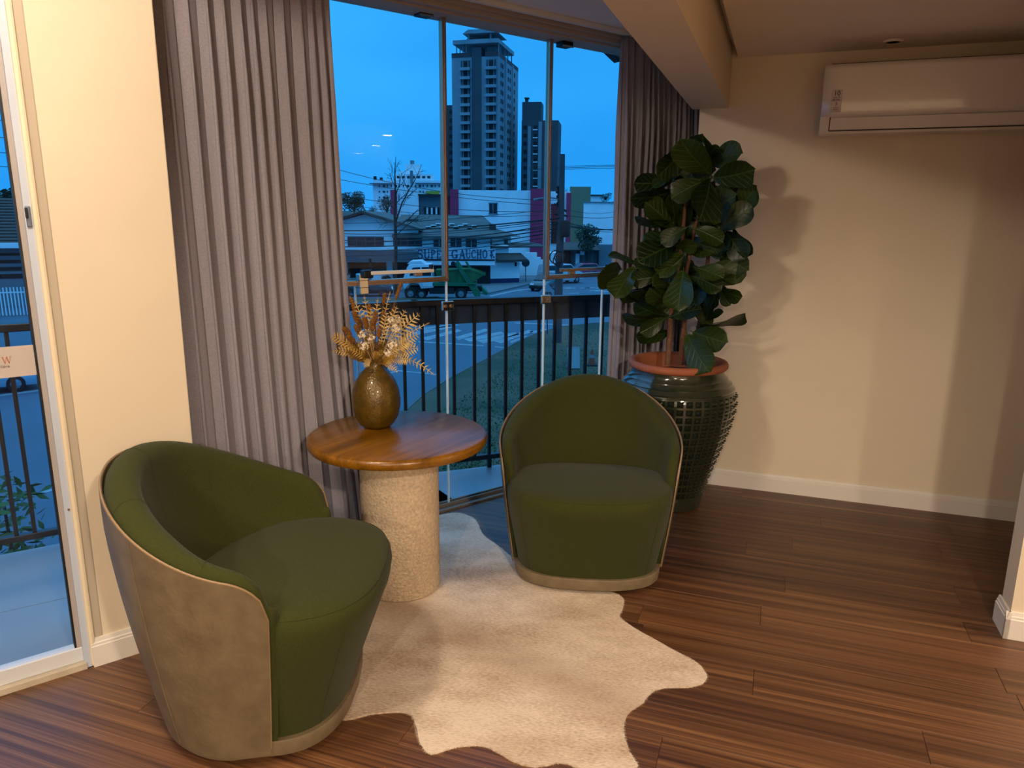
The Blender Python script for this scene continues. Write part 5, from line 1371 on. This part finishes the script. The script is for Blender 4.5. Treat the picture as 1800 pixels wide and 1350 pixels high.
# ================================================================== OUTSIDE: vehicles and street furniture
M_TYRE = mat('tyre_rubber', '#0d0e10', .8); M_HUB = mat('wheel_hub', '#8b9196', .4, metal=.5)
M_CARGLASS = mat('car_glass', '#10161b', .08)
def wheel(parent, x, y, r, wd, name='wheel', spokes=False):
    M = Matrix.Translation((x, y, r)) @ Matrix.Rotation(PI/2, 4, 'X')
    wv = MB().lathe([(r*.55, -wd/2), (r*.92, -wd/2), (r, -wd*.35), (r, wd*.35), (r*.92, wd/2), (r*.55, wd/2)], 26, M=M, caps=False).obj(name, M_TYRE, parent, smooth=40)
    hb = MB().lathe([(r*.56, -wd*.42), (r*.58, -wd*.5), (r*.50, -wd*.46), (r*.46, -wd*.25), (r*.2, -wd*.28), (r*.14, -wd*.46), (.001, -wd*.48)], 22, M=M, caps=False)
    hb.lathe([(r*.56, wd*.42), (r*.5, wd*.46), (r*.46, wd*.25), (r*.2, wd*.28), (r*.14, wd*.46), (.001, wd*.48)], 22, M=M, caps=False)
    if spokes:
        for k in range(5):
            Ms = Matrix.Translation((x, y, r)) @ Matrix.Rotation(2*PI*k/5, 4, 'Y')
            for sy in (-1, 1): hb.box(-r*.07, r*.07, sy*wd*.42-.015, sy*wd*.42+.015, r*.1, r*.55, Ms)
    hb.obj('hub', M_HUB, wv, smooth=40)
def car(label, loc, yaw, col, L=4.1, Wd=1.7, H=1.45, group=None, hatch=True, van=False, spokes=True):
    t = thing('car', label, 'car', loc, yaw, group); paint = mat('car_paint', col, .25, coat=.5)
    h = H/1.45
    low = [(-L/2, .35), (-L/2+.05, .75*h), (-L/2+.12, .92*h), (L/2-1.05, .90*h), (L/2-.25, .74*h), (L/2, .55*h), (L/2, .30)]
    low = [(-L/2, .28)]+low[1:]+[(L/2-.1, .22)]
    if van: low = [(-L/2, .28), (-L/2, 1.0*h), (L/2-.9, .98*h), (L/2-.1, .8*h), (L/2, .3)]
    MB().prism(low, -Wd/2, Wd/2).obj('body', paint, t, bevel=.06, segs=2, smooth=35)
    if van: ca = [(-L/2+.03, .98*h), (-L/2+.12, H), (L/2-1.5, H), (L/2-.85, .97*h)]
    else: ca = [(-L/2+.10, .90*h), (-L/2+.45, H*.97), (-L/2+.9, H), (L/2-1.95, H), (L/2-1.0, .89*h)]
    iy = Wd/2-.06
    mb = MB(); n = len(ca); ti = .12
    zs_ = [p[1] for p in ca]; zmin, zmax = min(zs_), max(zs_)
    def yy(z): return iy-ti*(z-zmin)/(zmax-zmin)
    vs = [(x, -yy(z), z) for x, z in ca]+[(x, yy(z), z) for x, z in ca]
    mb.add(vs, [tuple(range(n)), tuple(range(2*n-1, n-1, -1))]+[(i, i+n, (i+1) % n+n, (i+1) % n) for i in range(n)])
    cb = mb.obj('cabin', paint, t, bevel=.03, smooth=35)
    gx = [(ca[0][0]+.18, ca[0][1]+.06), (ca[1][0]+.12, H-.10), (ca[-2][0]-.02, H-.10), (ca[-1][0]-.16, ca[-1][1]+.05)]
    for sgn in (-1, 1):
        g_ = MB(); P = [(x, sgn*(yy(z)+.012), z) for x, z in gx]+[(x, sgn*(yy(z)-.02), z) for x, z in gx]
        g_.add(P, [(0, 1, 2, 3), (4, 7, 6, 5), (0, 4, 5, 1), (1, 5, 6, 2), (2, 6, 7, 3), (3, 7, 4, 0)]).obj('side_window', M_CARGLASS, cb)
    (xA, zA), (xB, zB) = ca[-2], ca[-1]
    P = []
    for d_ in (.02, -.03):
        for (x, z, y) in ((xA+.08, zA-.06, 1), (xA+.08, zA-.06, -1), (xB-.06, zB+.04, -1), (xB-.06, zB+.04, 1)): P.append((x+d_, y*(yy(z)-.05), z+d_))
    MB().add(P, [(0, 1, 2, 3), (4, 7, 6, 5), (0, 4, 5, 1), (1, 5, 6, 2), (2, 6, 7, 3), (3, 7, 4, 0)]).obj('windscreen', M_CARGLASS, cb)
    for x in (-L/2+.78, L/2-.82):
        for y in (-Wd/2+.10, Wd/2-.10): wheel(t, x, y, .32, .22, spokes=spokes)
    MB().box(L/2-.10, L/2+.02, -Wd/2+.12, -Wd/2+.45, .55*h, .68*h).box(L/2-.10, L/2+.02, Wd/2-.45, Wd/2-.12, .55*h, .68*h).obj('headlamp', M_WHITEWALL, t, bevel=.02)
    return t
def gnd(x, y): p = at_height(x, y, ZG); return Vector((p.x, p.y, ZG))
_w0 = gnd(30, 689)
car('pale blue car whose front wheel shows under the sticker on the glass door', _w0-Vector((math.cos(R_(36)), math.sin(R_(36)), 0))*1.23+Vector((-math.sin(R_(36)), math.cos(R_(36)), 0))*.75, R_(36), '#8aa5b5')
p_ = gnd(605, 508); car('dark car parked under the shop awning at the far left', at_depth(602, 480, 70.0)*Vector((1, 1, 0)).length*0+Vector((at_depth(602, 480, 65).x, 65, ZG)), R_(100), '#1d2226', spokes=False)
car('silver car parked under the shop awning beside the bare tree', Vector((at_depth(668, 480, 65).x, 65, ZG)), R_(80), '#7d868c', spokes=False)
car('black car parked in the street left of the white truck', Vector((at_depth(652, 505, 62).x, 60.5, ZG)), R_(10), '#15181b', spokes=False)
car('white van parked behind the second window arm', Vector((at_depth(985, 480, 74).x, 74, ZG)), R_(35), '#aab2b8', L=4.6, H=1.9, van=True, spokes=False)
car('red car parked far up the street at right', Vector((at_depth(1022, 478, 83).x, 83, ZG)), R_(200), '#a3304c', spokes=False)
car('dark car with lights off standing in the side street near the pole', Vector((at_depth(958, 497, 67).x, 67, ZG)), R_(250), '#14181c', spokes=False)
0 and car('grey car standing behind the utility pole', Vector((at_depth(992, 492, 73).x, 73, ZG)), R_(215), '#5b5f62', spokes=False)

# --- skip lorry
YT = 58.0
tk_p = gnd(784, 525)
TK = thing('skip_lorry', 'white and green skip lorry standing in the street below the sign', 'truck', (tk_p.x, YT, ZG), R_(2))
M_TG = mat('lorry_green', '#12603f', .5, var=.15, vscale=1.2); M_TW = mat('lorry_white', '#c3cacf', .4); M_SKIP = mat('skip_green_paint', '#1f5a2c', .7, var=.25, vscale=1.5)
kx = 6.75/152   # metres per photo pixel along the lorry
X = lambda px: (px-784)*kx
Zp = lambda py: (526-py)*kx
ty = 2.2
# cab (front to the left)
cabp = [(X(712), Zp(508)), (X(709), Zp(495)), (X(712), Zp(486)), (X(718), Zp(470)), (X(722), Zp(464)), (X(760), Zp(464)), (X(764), Zp(505)), (X(742), Zp(507)), (X(738), Zp(498)), (X(724), Zp(496)), (X(714), Zp(508))]
cab = MB().prism(cabp, 0, ty).obj('cab', M_TW, TK, bevel=.05, smooth=35)
MB().prism([(X(718), Zp(464)), (X(724), Zp(459)), (X(742), Zp(458)), (X(750), Zp(464))], .1, ty-.1).obj('roof_spoiler', M_TW, cab, bevel=.04)
MB().prism([(X(722), Zp(484)), (X(728), Zp(470)), (X(741), Zp(469)), (X(741), Zp(484))], -.02, .04).obj('side_window', M_CARGLASS, cab)
MB().prism([(X(744), Zp(484)), (X(744), Zp(469)), (X(760), Zp(469)), (X(760), Zp(484))], -.02, .04).obj('side_window', M_CARGLASS, cab)
MB().box(X(735), X(738), -.25, -.05, Zp(482), Zp(470)).obj('mirror', M_DARK, cab)
MB().prism([(X(711.5), Zp(485)), (X(717.5), Zp(470.5)), (X(718.8), Zp(470.5)), (X(713), Zp(485))], .15, ty-.15).obj('windscreen', M_CARGLASS, cab)
MB().box(X(708), X(713), .1, ty-.1, Zp(515), Zp(506)).obj('bumper', M_GREYWALL, cab, bevel=.03)
MB().box(X(720), X(850), .35, ty-.35, Zp(512), Zp(504)).box(X(756), X(800), .1, ty-.1, Zp(516), Zp(505)).obj('chassis', M_DARK, TK)
MB().box(X(745), X(762), -.03, .8, Zp(503), Zp(493)).obj('side_box', M_TW, TK, bevel=.02)
MB().box(X(762), X(840), .0, ty, Zp(502), Zp(496)).obj('deck', M_TG, TK, bevel=.02)
for wx in (722, 742): pass
for px in (723, 812):
    for y in (.22, ty-.22): wheel(TK, X(px), y, .46, .34)
for y in (.3, ty-.3): wheel(TK, X(742), y, .40, .3)
# lifting arms and rear frame
for y in (.02, ty-.18):
    MB().prism([(X(801), Zp(462)), (X(806), Zp(460)), (X(832), Zp(497)), (X(836), Zp(508)), (X(829), Zp(508)), (X(824), Zp(499))], y, y+.16).obj('lift_arm', M_TG, TK, bevel=.01)
MB().prism([(X(822), Zp(498)), (X(836), Zp(498)), (X(846), Zp(512)), (X(846), Zp(520)), (X(836), Zp(520)), (X(830), Zp(508))], 0, ty).obj('rear_frame', M_TG, TK, bevel=.02)
MB().prism([(X(849), Zp(503)), (X(860), Zp(514)), (X(858), Zp(518)), (X(850), Zp(516))], .1, ty-.1).obj('stabiliser', M_TG, TK, bevel=.02)
MB().lathe([(.18, -.08), (.2, 0), (.18, .08)], 16, M=Matrix.Translation((X(799), .05, Zp(463))) @ Matrix.Rotation(PI/2, 4, 'X')).obj('pulley', M_DARK, TK)
MB().prism([(X(818), Zp(462)), (X(822), Zp(461)), (X(830), Zp(474)), (X(826), Zp(474))], ty-.3, ty-.1).obj('lift_arm', M_TG, TK)
sk = thing('skip', 'green open waste skip carried on the back of the lorry', 'skip', (tk_p.x, YT, ZG+Zp(496)), R_(2))
Zk = lambda py: Zp(py)-Zp(496)
MB().prism([(X(767), Zk(475)), (X(827), Zk(473)), (X(853), Zk(483)), (X(848), Zk(486)), (X(833), Zk(496.5)), (X(784), Zk(496.5)), (X(770), Zk(490))], .22, ty-.22).obj('body', M_SKIP, sk, bevel=.02)
for px in (776, 790, 804, 818): MB().box(X(px), X(px)+.07, .16, .24, Zk(495), Zk(477)).obj('rib', M_SKIP, sk)
MB().prism([(X(766), Zk(476.5)), (X(766), Zk(474)), (X(828), Zk(471.5)), (X(856), Zk(481)), (X(855), Zk(484)), (X(827), Zk(474.5))], .18, .26).prism([(X(766), Zk(476.5)), (X(766), Zk(474)), (X(828), Zk(471.5)), (X(856), Zk(481)), (X(855), Zk(484)), (X(827), Zk(474.5))], ty-.26, ty-.18).obj('rim', M_SKIP, sk)

# --- street signs, cone, folding board
rs = thing('street_sign', 'round dark street sign on a thin post before the white yard wall', 'street sign', gnd(924, 497))
rsY = rs.location.y
def loc_(o, px, py, dy=0): p = at_depth(px, py, o.location.y+dy); return Vector((p.x-o.location.x, dy, p.z-ZG))
c = loc_(rs, 924, 462)
MB().tube([(0, 0, 0), (c.x, .03, c.z)], .04, 6).obj('post', M_POLE, rs)
MB().lathe([(.001, -.02), (.40, -.02), (.40, .02), (.001, .02)], 20, M=Matrix.Translation(c) @ Matrix.Rotation(PI/2, 4, 'X')).obj('disc', mat('sign_back', '#1a2a35', .6), rs)
cs = thing('crossing_sign', 'diamond shaped pale crossing sign just above the railing', 'street sign', gnd(962, 590))
c = loc_(cs, 962, 515); q = 16*cs.location.y/FPX
MB().tube([(0, 0, 0), (c.x, .04, c.z)], .035, 6).obj('post', M_POLE, cs)
MB().prism([(c.x-q, c.z), (c.x, c.z-q), (c.x+q, c.z), (c.x, c.z+q*1.05)], -.015, .015).obj('plate', mat('sign_pale', '#7d909c', .5), cs)
for k in (-.5, -.25, 0, .25, .5): MB().prism([(c.x+k*q*1.1-.03, c.z-q*.35), (c.x+k*q*1.1+.03, c.z-q*.35), (c.x+k*q*.6+.03, c.z+q*.12), (c.x+k*q*.6-.03, c.z+q*.12)], -.022, -.014).obj('stripe', M_DARK, cs)
cn = thing('traffic_cone', 'worn orange traffic cone standing on the verge near the curtain', 'cone', gnd(1040, 646)+Vector((0, 0, .1)))
M_CONE = mat('faded_orange', '#8a3b22', .7)
MB().box(-.24, .24, -.24, .24, 0, .05).obj('base', M_DARK, cn, bevel=.01)
MB().lathe([(.17, .05), (.03, .72), (.001, .73)], 18).obj('cone_body', M_CONE, cn, smooth=50)
MB().lathe([(.115, .34), (.085, .48)], 18, caps=False).obj('reflective_band', M_GREYWALL, cn)
ab = thing('folding_board', 'small pale folding board standing on the verge beyond the railing', 'sign board', gnd(1007, 652)+Vector((0, 0, .1)), R_(10))
for sgn in (-1, 1):
    MB().box(-.26, .26, -.015, .015, .04, .95, Matrix.Translation((0, .16*sgn, 0)) @ Matrix.Rotation(R_(10)*sgn, 4, 'X')).obj('panel', mat('board_pale', '#8d9699', .6), ab)
pl = thing('shrub', 'small leafy green shrub below the railing seen through the glass door', 'shrub', at_height(8, 880, -2.2)*Vector((1, 1, 1)).length*0+Vector((at_depth(6, 880, 5.0).x, 5.0, ZG)))
sb = MB(); rnd = random.Random(2); zc = at_depth(6, 890, 5.0).z-ZG
sb2 = MB().tube([(0, 0, 0), (.02, 0, zc*.6), (0, 0, zc)], [.03, .022, .01], 6); sb2.obj('stem', M_TRUNK, pl)
for _ in range(420):
    p = Vector((rnd.gauss(0, .16), rnd.gauss(0, .16), zc+rnd.uniform(-1.0, .12)))
    d = Vector((rnd.gauss(0, 1), rnd.gauss(0, 1), rnd.uniform(0, .8))).normalized(); s_ = d.orthogonal().normalized()
    sb.add([p, p+d*.06+s_*.02, p+d*.12, p+d*.06-s_*.02], [(0, 1, 2, 3)])
fo = sb.obj('foliage', mat('shrub_green', '#2c5a2c', .8, var=.3, vscale=8), pl); fo['kind'] = 'stuff'
